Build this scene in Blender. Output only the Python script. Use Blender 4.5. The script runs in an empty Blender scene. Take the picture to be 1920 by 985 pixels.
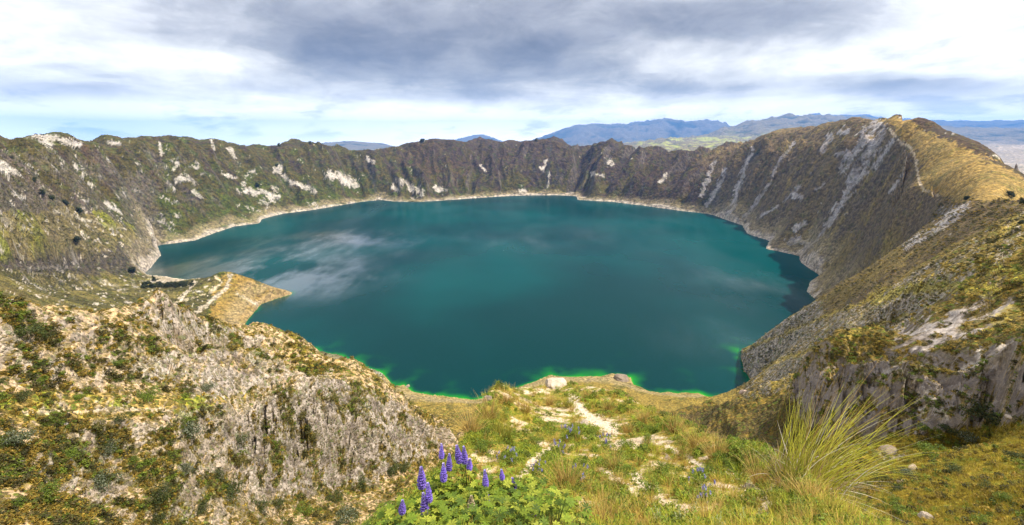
import bpy, math, random
import numpy as np
from math import radians, sin, cos, pi

scene = bpy.context.scene
COL = scene.collection

# ------------------------------------------------------------------ camera
PITCH = radians(16.0)
FPX = 960.0 / math.tan(radians(50.0))      # focal length in photo pixels
LAKE_Z = -380.0
cam_d = bpy.data.cameras.new("camera")
cam_d.sensor_width = 36.0
cam_d.lens = 18.0 / math.tan(radians(50.0))
cam_d.clip_start = 0.05
cam_d.clip_end = 200000.0
cam = bpy.data.objects.new("camera", cam_d)
COL.objects.link(cam)
cam.location = (0, 0, 0)
cam.rotation_euler = (radians(90) - PITCH, 0, 0)
scene.camera = cam

# ------------------------------------------------------------------ colour management
vs = scene.view_settings
vs.view_transform = 'Standard'
vs.look = 'None'
vs.exposure = 0.52
vs.gamma = 1.0
vs.use_curve_mapping = False
scene.cycles.use_denoising = True
scene.cycles.max_bounces = 5
scene.cycles.diffuse_bounces = 2
scene.cycles.glossy_bounces = 2
scene.cycles.transmission_bounces = 2
scene.cycles.transparent_max_bounces = 4
scene.cycles.volume_bounces = 0
scene.cycles.caustics_reflective = False
scene.cycles.caustics_refractive = False

# ------------------------------------------------------------------ sun and sky
SUN_ELEV = radians(60.0)
SUN_AZ = radians(94.0)                     # clockwise from straight ahead (+y)
sun_d = bpy.data.lights.new("sun", 'SUN')
sun_d.energy = 5.0
sun_d.angle = radians(0.8)
sun_d.color = (1.0, 0.92, 0.79)
sun = bpy.data.objects.new("sun", sun_d)
COL.objects.link(sun)
sun.rotation_euler = (radians(90) - SUN_ELEV, 0, -SUN_AZ + pi)


class NT:
    """small helper to write node trees"""
    def __init__(self, tree):
        self.t = tree
        self.n = tree.nodes
        self.l = tree.links

    def put(self, sock, v):
        if isinstance(v, bpy.types.NodeSocket):
            self.l.new(v, sock)
        elif v is not None:
            if hasattr(sock, 'default_value'):
                dv = sock.default_value
                if hasattr(dv, '__len__') and not hasattr(v, '__len__'):
                    v = [v] * len(dv)
                if hasattr(dv, '__len__') and len(dv) == 4 and len(v) == 3:
                    v = (*v, 1.0)
                sock.default_value = v

    def m(self, op, a, b=None, c=None, clamp=False):
        n = self.n.new('ShaderNodeMath')
        n.operation = op
        n.use_clamp = clamp
        self.put(n.inputs[0], a)
        self.put(n.inputs[1], b)
        self.put(n.inputs[2], c)
        return n.outputs[0]

    def vm(self, op, a, b=None, scale=None):
        n = self.n.new('ShaderNodeVectorMath')
        n.operation = op
        self.put(n.inputs[0], a)
        self.put(n.inputs[1], b)
        if scale is not None:
            self.put(n.inputs['Scale'], scale)
        return n.outputs['Value'] if op in ('LENGTH', 'DOT_PRODUCT', 'DISTANCE') else n.outputs[0]

    def comb(self, x, y, z):
        n = self.n.new('ShaderNodeCombineXYZ')
        for s, v in zip(n.inputs, (x, y, z)):
            self.put(s, v)
        return n.outputs[0]

    def sep(self, v):
        n = self.n.new('ShaderNodeSeparateXYZ')
        self.put(n.inputs[0], v)
        return n.outputs

    def noise(self, vec, scale, detail=4.0, rough=0.55, dist=0.0, w=None, color=False):
        n = self.n.new('ShaderNodeTexNoise')
        if w is not None:
            n.noise_dimensions = '4D'
            n.inputs['W'].default_value = w
        self.put(n.inputs['Vector'], vec)
        self.put(n.inputs['Scale'], scale)
        self.put(n.inputs['Detail'], detail)
        self.put(n.inputs['Roughness'], rough)
        self.put(n.inputs['Distortion'], dist)
        return n.outputs['Color'] if color else n.outputs[0]

    def voro(self, vec, scale, feature='F1', rnd=1.0):
        n = self.n.new('ShaderNodeTexVoronoi')
        n.feature = feature
        self.put(n.inputs['Vector'], vec)
        self.put(n.inputs['Scale'], scale)
        self.put(n.inputs['Randomness'], rnd)
        return n.outputs

    def mr(self, v, a, b, c=0.0, d=1.0, smooth=True):
        n = self.n.new('ShaderNodeMapRange')
        n.interpolation_type = 'SMOOTHSTEP' if smooth else 'LINEAR'
        for k, x in enumerate((v, a, b, c, d)):
            self.put(n.inputs[k], x)
        return n.outputs[0]

    def mix(self, f, a, b, mode='MIX'):
        n = self.n.new('ShaderNodeMix')
        n.data_type = 'RGBA'
        n.blend_type = mode
        n.clamp_factor = True
        self.put(n.inputs[0], f)
        self.put(n.inputs[6], a)
        self.put(n.inputs[7], b)
        return n.outputs[2]

    def attr(self, name):
        n = self.n.new('ShaderNodeAttribute')
        n.attribute_name = name
        return n.outputs


def px_dir(px, py):
    """unit direction of a photograph pixel"""
    x = px - 960.0
    yd = py - 492.5
    down = yd * cos(PITCH) + FPX * sin(PITCH)
    fwd = FPX * cos(PITCH) - yd * sin(PITCH)
    n = math.sqrt(x * x + down * down + fwd * fwd)
    return x / n, fwd / n, -down / n


world = bpy.data.worlds.new("World")
scene.world = world
world.use_nodes = True
wt = NT(world.node_tree)
for n in list(wt.n):
    wt.n.remove(n)
sky = wt.n.new('ShaderNodeTexSky')
sky.sky_type = 'NISHITA'
sky.sun_disc = False
sky.sun_elevation = SUN_ELEV
sky.sun_rotation = SUN_AZ
sky.altitude = 3800
sky.air_density = 1.0
sky.dust_density = 1.5
tc = wt.n.new('ShaderNodeTexCoord')
dirv = wt.vm('NORMALIZE', tc.outputs['Generated'])
dx, dy, dz = wt.sep(dirv)
dzc = wt.m('MAXIMUM', dz, 0.0)
den = wt.m('ADD', dzc, 0.11)
CU = wt.m('DIVIDE', dx, den)
CV = wt.m('DIVIDE', dy, den)
cpos = wt.comb(CU, CV, 0.0)


def cloud_uv(px, py):
    x, y, z = px_dir(px, py)
    d = max(z, 0) + 0.11
    return x / d, y / d


def blob(px, py, rx, ry, amt, soft=1.0):
    u, v = cloud_uv(px, py)
    a = wt.m('DIVIDE', wt.m('SUBTRACT', CUw, u), rx)
    b = wt.m('DIVIDE', wt.m('SUBTRACT', CVw, v), ry)
    r2 = wt.m('ADD', wt.m('MULTIPLY', a, a), wt.m('MULTIPLY', b, b))
    e = wt.m('POWER', 2.718, wt.m('MULTIPLY', r2, -soft))
    return wt.m('MULTIPLY', e, amt)


wn = wt.noise(cpos, 0.7, 3.0, 0.55, 0.0, w=3.0, color=True)
warp = wt.vm('SCALE', wt.vm('SUBTRACT', wn, (0.5, 0.5, 0.5)), scale=1.5)
cw = wt.vm('ADD', cpos, warp)
CUw, CVw, _ = wt.sep(cw)


def deck(vec):
    d = wt.m('MULTIPLY', wt.m('SUBTRACT', wt.noise(vec, 0.85, 9.0, 0.56, 0.5, w=1.7), 0.5), 1.9)
    return wt.m('ADD', d, wt.m('MULTIPLY', wt.m('SUBTRACT', wt.noise(vec, 0.36, 4.0, 0.5, 0.2, w=8.1), 0.5), 0.9))


# thickness of the cloud deck, and its slope towards the light (for the shaded bases)
d0 = deck(cpos)
bpos = wt.vm('MULTIPLY', dirv, (9.0, 9.0, 20.0))
bil = wt.noise(bpos, 1.0, 9.0, 0.60, 0.4, w=0.7)
bil1 = wt.noise(wt.vm('ADD', bpos, (0.12, -0.04, 0.20)), 1.0, 9.0, 0.60, 0.4, w=0.7)
d1 = deck(wt.vm('ADD', cpos, (0.22, -0.10, 0.0)))
relief = wt.m('ADD', wt.m('SUBTRACT', d1, d0), wt.m('MULTIPLY', wt.m('SUBTRACT', bil1, bil), 1.5))
dens = wt.m('ADD', d0, wt.m('MULTIPLY', wt.m('SUBTRACT', bil, 0.5), 1.3))
BLOBS = [
    (880, 60, 1.7, 0.9, 0.40), (560, 20, 0.8, 0.6, 0.30), (960, 115, 1.3, 0.6, 0.42), (1010, 165, 1.6, 0.7, 0.26),
    (1350, 40, 1.0, 0.5, 0.38), (1480, 90, 0.5, 0.4, 0.15), (700, 90, 0.8, 0.4, 0.25),
    (190, 115, 1.0, 0.8, -0.31), (60, 40, 0.8, 0.7, -0.15), (300, 130, 0.8, 0.8, -0.19), (1700, 90, 1.1, 1.0, -0.31), (1480, 170, 1.2, 1.2, -0.25),
    (1850, 40, 0.8, 0.6, -0.09), (1700, 175, 1.4, 0.45, 0.42), (1860, 180, 1.2, 0.4, 0.30),
    (330, 165, 1.6, 0.5, 0.24), (30, 165, 0.8, 0.4, 0.30), (600, 190, 2.4, 0.6, 0.10),
]
for bl in BLOBS:
    dens = wt.m('ADD', dens, blob(*bl))
ccol = wt.mix(wt.mr(dens, -0.30, 0.14), (1.02, 1.01, 0.99), (0.70, 0.69, 0.685))
ccol = wt.mix(wt.mr(dens, 0.08, 0.36), ccol, (0.47, 0.46, 0.46))
ccol = wt.mix(wt.mr(dens, 0.26, 0.62), ccol, (0.32, 0.312, 0.316))
ccol = wt.mix(wt.mr(dens, 0.58, 1.0), ccol, (0.19, 0.186, 0.195))
ccol = wt.vm('SCALE', ccol, scale=wt.mr(relief, -0.45, 0.45, 1.42, 0.66, smooth=False))
# small cumulus and blue gaps low over the horizon
lowp = wt.comb(wt.m('MULTIPLY', wt.m('ARCTAN2', dx, dy), 9.0), wt.m('MULTIPLY', dz, 34.0), 0.0)
lown = wt.noise(lowp, 1.0, 8.0, 0.58, 0.3, w=2.2)
lowc = wt.mix(wt.mr(lown, 0.50, 0.66), (0.88, 0.87, 0.85), (0.50, 0.51, 0.53))
lowm = wt.m('MULTIPLY', wt.mr(dz, 0.10, 0.035), 0.85)
ccol = wt.mix(lowm, ccol, lowc)
skyc = wt.vm('SCALE', sky.outputs[0], scale=0.10)
gap = wt.m('MULTIPLY', wt.mr(wt.noise(lowp, 0.55, 6.0, 0.55, 0.2, w=9.4), 0.55, 0.68), wt.mr(dz, 0.075, 0.03))
skyp = wt.mix(0.55, skyc, (0.85, 0.95, 1.05))
ccol = wt.mix(wt.m('MULTIPLY', gap, 0.18), ccol, skyp)
hz = wt.mr(dz, 0.02, -0.01)
ccol = wt.mix(hz, ccol, (0.9, 0.92, 0.94))
ccol = wt.vm('SCALE', ccol, scale=wt.mr(dz, 0.0, 0.10, 3.3, 1.0))
ccol = wt.mix(wt.mr(dz, 0.30, 0.02), ccol, wt.vm('MULTIPLY', ccol, (1.12, 1.06, 0.84)))
# the picture of the clouds is given in plain radiance; divide by the sky strength
WS = 0.10
bg = wt.n.new('ShaderNodeBackground')
wt.put(bg.inputs['Color'], wt.vm('SCALE', ccol, scale=1.0 / WS))
bg.inputs['Strength'].default_value = WS
wo = wt.n.new('ShaderNodeOutputWorld')
wt.l.new(bg.outputs[0], wo.inputs['Surface'])
world.cycles.sampling_method = 'MANUAL'
world.cycles.sample_map_resolution = 1024

# ------------------------------------------------------------------ numeric helpers
_rs = np.random.RandomState(5)
_PERM = np.concatenate([_rs.permutation(256)] * 3).astype(np.int32)
_G = _rs.normal(size=(256, 3))
_G = (_G / np.linalg.norm(_G, axis=1)[:, None]).astype(np.float32)


def _perlin(p):
    pi_ = np.floor(p).astype(np.int32)
    f = (p - pi_).astype(np.float32)
    pi_ &= 255
    u = f * f * f * (f * (f * 6 - 15) + 10)
    out = None
    X, Y, Z = pi_[:, 0], pi_[:, 1], pi_[:, 2]
    res = []
    for i in (0, 1):
        a = _PERM[X + i]
        for j in (0, 1):
            b = _PERM[a + Y + j]
            for k in (0, 1):
                g = _G[_PERM[b + Z + k]]
                res.append(g[:, 0] * (f[:, 0] - i) + g[:, 1] * (f[:, 1] - j) + g[:, 2] * (f[:, 2] - k))
    ux, uy, uz = u[:, 0], u[:, 1], u[:, 2]
    l = lambda a, b, t: a + (b - a) * t
    x00 = l(res[0], res[4], ux); x01 = l(res[1], res[5], ux)
    x10 = l(res[2], res[6], ux); x11 = l(res[3], res[7], ux)
    return l(l(x00, x10, uy), l(x01, x11, uy), uz) * 1.5


def perlin(p, off=0.0):
    p = np.asarray(p, dtype=np.float64) + off
    out = np.empty(len(p), np.float32)
    for s in range(0, len(p), 200000):
        out[s:s + 200000] = _perlin(p[s:s + 200000])
    return out


def fbm(p, octv=4, gain=0.5, lac=2.03, off=0.0, ridged=False):
    tot = np.zeros(len(p), np.float32)
    a, s = 1.0, 0.0
    q = np.asarray(p, dtype=np.float64)
    for o in range(octv):
        n = perlin(q, off + 17.3 * o)
        if ridged:
            n = 1.0 - 2.0 * np.abs(n)
        tot += a * n
        s += a
        a *= gain
        q = q * lac
    return tot / s


def sstep(x, a, b):
    t = np.clip((x - a) / (b - a), 0, 1)
    return t * t * (3 - 2 * t)


def ray(px, py):
    x = np.asarray(px, float) - 960.0
    yd = np.asarray(py, float) - 492.5
    down = yd * cos(PITCH) + FPX * sin(PITCH)
    fwd = FPX * cos(PITCH) - yd * sin(PITCH)
    return np.arctan2(x, fwd), -down / np.hypot(x, fwd)


def project(x, y, z):
    """world point -> photograph pixel"""
    c, s = cos(PITCH), sin(PITCH)
    depth = y * c - z * s
    up = y * s + z * c
    depth = np.where(depth < 0.05, 0.05, depth)
    return 960 + FPX * x / depth, 492.5 - FPX * up / depth


def at(px, py, D):
    a, w = ray(px, py)
    return np.array([D * np.sin(a), D * np.cos(a), D * w])


def poly_dist(px, py, line):
    """distance from points to an open polyline"""
    best = np.full(px.shape, 1e9)
    for (x0, y0), (x1, y1) in zip(line[:-1], line[1:]):
        dx, dy = x1 - x0, y1 - y0
        L = dx * dx + dy * dy + 1e-12
        t = np.clip(((px - x0) * dx + (py - y0) * dy) / L, 0, 1)
        best = np.minimum(best, (px - x0 - t * dx) ** 2 + (py - y0 - t * dy) ** 2)
    return np.sqrt(best)


def inside(px, py, poly):
    r = np.zeros(px.shape, bool)
    n = len(poly)
    for i in range(n):
        x0, y0 = poly[i]
        x1, y1 = poly[(i + 1) % n]
        if y0 == y1:
            continue
        c = ((y0 > py) != (y1 > py)) & (px < (x1 - x0) * (py - y0) / (y1 - y0) + x0)
        r ^= c
    return r
# ------------------------------------------------------------------ the crater: control lines (photo pixel, photo pixel, metres)
RIM = [(-250, 275, 1300), (-100, 262, 1400), (0, 265, 1600), (40, 257, 1740), (84, 254, 1880), (113, 246, 1980), (135, 254, 2030), (157, 266, 2100), (186, 272, 2190), (219, 269, 2280), (252, 258, 2380),
       (270, 255, 2430), (292, 258, 2500), (322, 253, 2570), (340, 258, 2620), (376, 266, 2750), (397, 258, 2820), (431, 268, 2900), (460, 275, 2940), (504, 275, 3020), (541, 269, 3090), (581, 266, 3180),
       (607, 270, 3240), (640, 284, 3320), (695, 281, 3420), (735, 276, 3500), (768, 268, 3560), (812, 260, 3600), (845, 262, 3630), (878, 267, 3650), (921, 267, 3660), (958, 267, 3660),
       (987, 266, 3660), (1016, 260, 3650), (1038, 262, 3650), (1071, 274, 3630), (1104, 275, 3600), (1130, 265, 3560), (1152, 268, 3510), (1210, 280, 3310), (1243, 287, 3190), (1280, 280, 3060),
       (1306, 291, 2980), (1353, 279, 2850), (1401, 269, 2700), (1426, 255, 2630), (1452, 246, 2550), (1499, 244, 2400), (1554, 231, 2220), (1605, 219, 2060), (1631, 225, 1980), (1660, 227, 1900), (1677, 224, 1850)]
CREST = [(1677, 224, 1850), (1668, 240, 1690), (1682, 262, 1520), (1709, 277, 1400), (1719, 302, 1260), (1724, 339, 1120), (1733, 357, 1040), (1760, 368, 930), (1792, 373, 840), (1850, 374, 690), (1901, 384, 550), (1960, 400, 420), (2100, 440, 280), (2400, 500, 160)]
OUTER = [(1677, 224, 1850), (1700, 233, 1780), (1730, 251, 1740), (1755, 269, 1690), (1799, 293, 1580), (1828, 310, 1480), (1865, 333, 1330), (1920, 369, 1050), (2000, 410, 900)]
SHORE = [(270, 513), (286, 498), (301, 478), (292, 461), (329, 456), (365, 451), (402, 437), (438, 425), (486, 419), (491, 411), (530, 401), (585, 394), (640, 385), (676, 379), (713, 375), (739, 378), (786, 379), (859, 374),
         (914, 370), (969, 367), (1042, 366), (1079, 368), (1084, 375), (1152, 379), (1207, 386), (1280, 396), (1335, 403), (1393, 423), (1401, 438), (1443, 452), (1437, 467), (1499, 480), (1503, 493), (1543, 520),
         (1518, 529), (1514, 547), (1545, 574), (1546, 594), (1500, 616), (1440, 640), (1390, 658), (1395, 695), (1412, 720), (1425, 742), (1395, 740), (1380, 748), (1345, 751), (1310, 737), (1240, 739), (1212, 734), (1187, 722), (1182, 708),
         (1160, 702), (1130, 706), (1080, 707), (1035, 705), (1000, 717), (960, 732), (915, 746), (888, 751), (830, 744), (775, 735), (757, 722), (738, 726), (715, 700), (690, 690), (640, 668), (560, 650), (500, 632), (456, 611), (476, 586), (490, 570), (545, 552), (548, 549),
         (520, 543), (470, 531), (432, 519), (400, 521), (352, 525), (310, 519)]
sa_, sw_ = ray([p[0] for p in SHORE], [p[1] for p in SHORE])
sD_ = LAKE_Z / sw_
SHORE_XY = np.stack([sD_ * np.sin(sa_), sD_ * np.cos(sa_)], 1)
# roughen the shoreline between the traced points
_pts = []
for i in range(len(SHORE_XY)):
    a, b = SHORE_XY[i], SHORE_XY[(i + 1) % len(SHORE_XY)]
    L = np.linalg.norm(b - a)
    n = max(1, int(L / 14))
    nrm = np.array([-(b - a)[1], (b - a)[0]]) / (L + 1e-9)
    for k in range(n):
        t = k / n
        p = a + (b - a) * t
        o = fbm(np.array([[p[0] / 60, p[1] / 60, 3.0]]), 3)[0] * 7 * min(1, L / 40)
        _pts.append(p + nrm * o * math.sin(pi * t))
SHORE_F = np.array(_pts)
LAKE_C = np.array([-120.0, 1550.0])

CTRL = []      # rows of (az, lnD, q)  with q = z / (D + 2)


def add(px, py, D, dz=0.0):
    a, w = ray(px, py)
    CTRL.append((float(a), math.log(D), (float(w) * D + dz) / (D + 2.0)))


def addz(px, D, z):
    """a point that the photograph does not show: azimuth of a pixel column at the horizon, metres, height"""
    a, _ = ray(px, 262)
    CTRL.append((float(a), math.log(D), z / (D + 2.0)))


def line(pts, step=0.035):
    for (p0, p1) in zip(pts[:-1], pts[1:]):
        a0, w0 = ray(p0[0], p0[1]); a1, w1 = ray(p1[0], p1[1])
        L = math.hypot(a1 - a0, math.log(p1[2] / p0[2]))
        n = max(1, int(round(L / step)))
        for k in range(n):
            t = k / n
            add(p0[0] + (p1[0] - p0[0]) * t, p0[1] + (p1[1] - p0[1]) * t, math.exp(math.log(p0[2]) + (math.log(p1[2] / p0[2])) * t))
    add(*pts[-1])


line(RIM)
line(CREST)
line(OUTER[1:])
for k in range(0, len(SHORE)):
    CTRL.append((float(sa_[k]), math.log(sD_[k]), LAKE_Z / (sD_[k] + 2.0)))
# lake bed
for px, py in [(400, 480), (500, 440), (600, 420), (700, 410), (850, 400), (1000, 395), (1150, 405), (1300, 430), (1400, 480), (1450, 540), (1300, 520), (1150, 480), (1000, 460), (850, 460), (700, 470), (560, 500),
               (600, 580), (750, 600), (900, 560), (1100, 560), (1250, 600), (1350, 660), (1200, 670), (1050, 650), (900, 690), (780, 680), (680, 640), (390, 495), (340, 500), (1480, 580)]:
    a, w = ray(px, py)
    D = LAKE_Z / float(w)
    CTRL.append((float(a), math.log(D), (LAKE_Z - 25) / (D + 2.0)))
# behind the rim
for p in RIM[::2]:
    a, w = ray(p[0], p[1])
    for f, dzz in ((1.12, -45), (1.35, -150), (1.8, -330)):
        CTRL.append((float(a), math.log(p[2] * f), (float(w) * p[2] + dzz) / (p[2] * f + 2.0)))
for p in OUTER[2:]:
    a, w = ray(p[0], p[1])
    for f, dzz in ((1.15, -110), (1.5, -300), (2.2, -480)):
        CTRL.append((float(a), math.log(p[2] * f), (float(w) * p[2] + dzz) / (p[2] * f + 2.0)))
# --- left wall and the bench below it
for L in [
    [(0, 330, 1390), (150, 335, 1800), (230, 327, 2080), (300, 320, 2350)],
    [(0, 400, 1190), (120, 400, 1500), (230, 400, 1850), (300, 405, 2150)],
    [(0, 450, 1080), (100, 455, 1330), (180, 450, 1540), (235, 448, 1690)],
    [(0, 482, 1050), (60, 486, 1200), (130, 478, 1390), (185, 474, 1500), (240, 456, 1680)],
    [(0, 520, 980), (80, 522, 1200), (160, 520, 1370), (230, 518, 1480), (262, 516, 1550)],
    [(0, 548, 900), (120, 552, 1050), (220, 552, 1220), (280, 545, 1350), (330, 540, 1390)],
    [(60, 575, 820), (150, 582, 940), (240, 580, 1080)],
    # the peninsula
    [(290, 562, 1150), (340, 553, 1180), (385, 533, 1220), (412, 517, 1206), (434, 516, 1215)],
    [(440, 524, 1185), (475, 533, 1170), (520, 544, 1150)],
    [(390, 590, 1050), (430, 570, 1090), (470, 560, 1120)],
]:
    line(L)
# --- the right wall and the spur above the lake
for L in [
    [(1690, 300, 1500), (1640, 380, 1500), (1580, 470, 1480)],
    [(1690, 370, 1080), (1640, 440, 1180), (1560, 510, 1360)],
    [(1800, 400, 700), (1740, 450, 800), (1680, 500, 900), (1600, 545, 1100)],
    [(1900, 405, 420), (1860, 440, 380), (1800, 480, 350), (1740, 520, 330), (1690, 537, 360), (1640, 556, 480), (1590, 574, 560), (1545, 592, 620), (1480, 620, 720), (1420, 643, 785)],
    [(1640, 590, 330), (1560, 640, 400), (1490, 680, 470), (1440, 700, 560)],
    [(1600, 640, 230), (1540, 680, 300), (1470, 725, 400)],
    [(1690, 600, 190), (1650, 640, 150), (1560, 680, 160)],
    [(1920, 430, 230), (1880, 478, 165), (1850, 500, 150), (1790, 525, 165), (1700, 548, 200)],
    [(1920, 520, 110), (1850, 545, 115), (1770, 575, 120), (1720, 605, 120)],
    [(1920, 600, 84), (1840, 600, 88), (1770, 618, 92), (1690, 640, 100)],
    # rock crests on the right
    [(1488, 702, 92), (1540, 694, 82), (1574, 689, 76), (1625, 683, 72), (1656, 679, 70), (1690, 694, 66), (1730, 705, 66), (1759, 698, 68), (1811, 690, 66), (1870, 688, 62), (1940, 680, 58)],
    [(1700, 655, 82), (1760, 648, 80), (1830, 650, 76), (1920, 640, 70)],
    [(1505, 772, 79), (1531, 775, 77), (1621, 797, 67), (1680, 806, 63.5), (1725, 812, 60.5), (1794, 800, 61), (1840, 790, 61), (1889, 784, 58), (1940, 780, 55)],
    # meadow
    [(1690, 850, 46), (1800, 850, 45), (1920, 830, 44)], [(1700, 920, 32), (1800, 915, 31), (1920, 905, 30)], [(1740, 985, 23), (1830, 985, 22), (1930, 985, 21)], [(1640, 860, 48), (1660, 910, 36), (1690, 985, 24)],
    [(1580, 830, 60), (1600, 880, 50)],
    # dark terraces between the knoll and the near shore
    [(1300, 770, 200), (1360, 776, 150), (1440, 790, 98), (1490, 805, 80), (1540, 825, 68)], [(1320, 800, 120), (1400, 815, 92), (1480, 838, 70), (1540, 860, 58)], [(1380, 842, 80), (1450, 852, 66)], [(1350, 752, 330), (1420, 740, 300), (1470, 730, 240)],
    [(1150, 735, 520), (1220, 750, 520), (1300, 758, 480), (1370, 752, 540)], [(1440, 735, 480), (1470, 740, 330)],
]:
    line(L)
# --- left slope, its ridge and the pale cliff
for L in [
    [(-60, 548, 43), (0, 558, 44), (27, 576, 45), (59, 574, 46), (149, 580, 49), (203, 590, 51), (244, 578, 53), (275, 563, 55), (312, 565, 57), (352, 578, 62), (384, 599, 66), (434, 612, 74), (500, 618, 85), (560, 636, 84), (590, 655, 82), (635, 676, 81), (680, 690, 82), (710, 705, 82), (740, 726, 82), (770, 750, 82), (800, 775, 82), (840, 800, 82)],
    [(0, 640, 41), (60, 650, 42), (150, 650, 45), (250, 650, 48), (330, 668, 51), (345, 662, 52), (400, 650, 58), (425, 645, 61), (470, 655, 65), (510, 678, 66)],
    [(0, 710, 39), (150, 715, 41), (260, 722, 44), (340, 732, 46.5), (400, 733, 51.5), (450, 728, 56)], [(250, 605, 51), (330, 618, 57), (390, 628, 65), (440, 630, 72)],
    [(0, 768, 36), (150, 772, 38), (300, 768, 41.5), (400, 770, 45.5), (440, 761, 48.5), (482, 745, 52), (527, 726, 55), (590, 706, 61), (640, 704, 67), (700, 730, 73), (770, 790, 77)],
    [(330, 880, 37), (400, 890, 40.5), (470, 918, 44.5), (560, 918, 51), (620, 912, 56), (690, 890, 62), (760, 868, 70), (820, 850, 78)],
    [(0, 870, 31.5), (120, 870, 33), (230, 860, 36), (330, 810, 40)], [(0, 985, 26), (200, 985, 30.5), (330, 985, 33), (450, 985, 36), (560, 985, 41), (660, 985, 45)], [(560, 950, 47), (640, 940, 53), (700, 925, 58)],
    [(470, 840, 48), (560, 820, 54.5), (640, 800, 61), (720, 800, 69)],
    # valley left of the knoll and the slope down to the near shore
    [(760, 762, 420), (800, 760, 430), (850, 764, 430)], [(850, 790, 220), (880, 775, 300)], [(850, 830, 130), (870, 800, 180)], [(760, 900, 62), (800, 880, 70)],
]:
    line(L)
# --- the knoll the photographer stands on
for L in [
    [(1000, 985, 3.0), (1020, 930, 4.4), (1040, 860, 7.4), (1040, 800, 12.0), (1036, 750, 19.0), (1038, 722, 25.0)],
    [(1038, 722, 25), (1080, 728, 24), (1120, 736, 23), (1182, 760, 19), (1241, 788, 15), (1281, 804, 13), (1328, 825, 11), (1359, 847, 9.6), (1390, 853, 9.2), (1436, 860, 8.2), (1480, 884, 6.6), (1544, 925, 5.2), (1600, 975, 4.2), (1660, 1040, 3.2)],
    [(1038, 722, 25), (1000, 728, 23), (950, 735, 21), (915, 752, 18), (900, 780, 14.5), (885, 810, 11.5), (872, 835, 9.6), (850, 860, 7.8), (800, 900, 6.2), (740, 960, 4.8), (690, 1040, 3.7)],
    [(1150, 985, 3.2), (1160, 920, 5.0), (1160, 860, 7.6), (1150, 800, 12)], [(1300, 985, 3.4), (1300, 920, 5.2), (1280, 860, 8)], [(1450, 985, 3.6), (1430, 930, 5.2), (1400, 890, 7)], [(920, 940, 4.4), (950, 860, 7), (950, 800, 11)],
    [(800, 985, 3.4), (840, 930, 4.8)],
]:
    line(L)
for pts, fs in (
    ([(-60, 548, 43), (0, 558, 44), (27, 576, 45), (59, 574, 46), (149, 580, 49), (203, 590, 51), (244, 578, 53), (275, 563, 55), (312, 565, 57), (352, 578, 62), (384, 599, 66), (434, 612, 74), (500, 618, 85), (560, 636, 84), (590, 655, 82), (635, 676, 81), (680, 690, 82), (710, 705, 82), (740, 726, 82), (770, 750, 82), (800, 775, 82), (840, 800, 82)],
     ((1.07, .03), (1.18, .10), (1.4, .2), (2.0, .3))),
    ([(1038, 722, 25), (1080, 728, 24), (1120, 736, 23), (1182, 760, 19), (1241, 788, 15), (1281, 804, 13), (1328, 825, 11), (1359, 847, 9.6), (1390, 853, 9.2), (1436, 860, 8.2), (1480, 884, 6.6), (1544, 925, 5.2), (1600, 975, 4.2)], ((1.06, .03), (1.16, .10), (1.35, .2))),
    ([(1000, 728, 23), (950, 735, 21), (915, 752, 18), (900, 780, 14.5), (885, 810, 11.5), (872, 835, 9.6), (850, 860, 7.8), (800, 900, 6.2), (740, 960, 4.8)], ((1.06, .03), (1.16, .10), (1.35, .2))),
):
    for a_, b_ in zip(pts[:-1], pts[1:]):
        for u in (0.0, 0.5):
            px, py, D = [a_[k] * (1 - u) + b_[k] * u for k in range(3)]
            az, w = ray(px, py)
            for f, dw in fs:
                CTRL.append((float(az), math.log(D * f), (float(w) - dw) * D * f / (D * f + 2.0)))
for pts, fs in (([(345, 662, 52), (400, 650, 58), (425, 645, 61), (470, 655, 65), (510, 678, 66)], ((1.045, .035), (1.09, .035))),
                ([(440, 761, 48.5), (482, 745, 52), (527, 726, 55), (590, 706, 61), (629, 700, 66)], ((1.04, .03), (1.075, .03))),
                ([(1574, 689, 76), (1625, 683, 72), (1656, 679, 70), (1690, 694, 66), (1730, 705, 66), (1759, 698, 68), (1811, 690, 66)], ((1.04, .02), (1.08, .02)))):
    for (px, py, D) in pts:
        az, w = ray(px, py)
        for f, dw in fs:
            CTRL.append((float(az), math.log(D * f), (float(w) - dw) * D * f / (D * f + 2.0)))
for p in [(950, 740, 17.5), (930, 752, 15), (915, 772, 12.6), (965, 738, 19), (935, 768, 13), (900, 800, 10), (955, 760, 15.5), (940, 800, 10.8), (905, 870, 7.0), (985, 745, 20), (980, 790, 12.6), (1100, 770, 16), (1150, 785, 14.5), (1210, 820, 11), (1000, 765, 16.5)]:
    add(*p)
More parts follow.
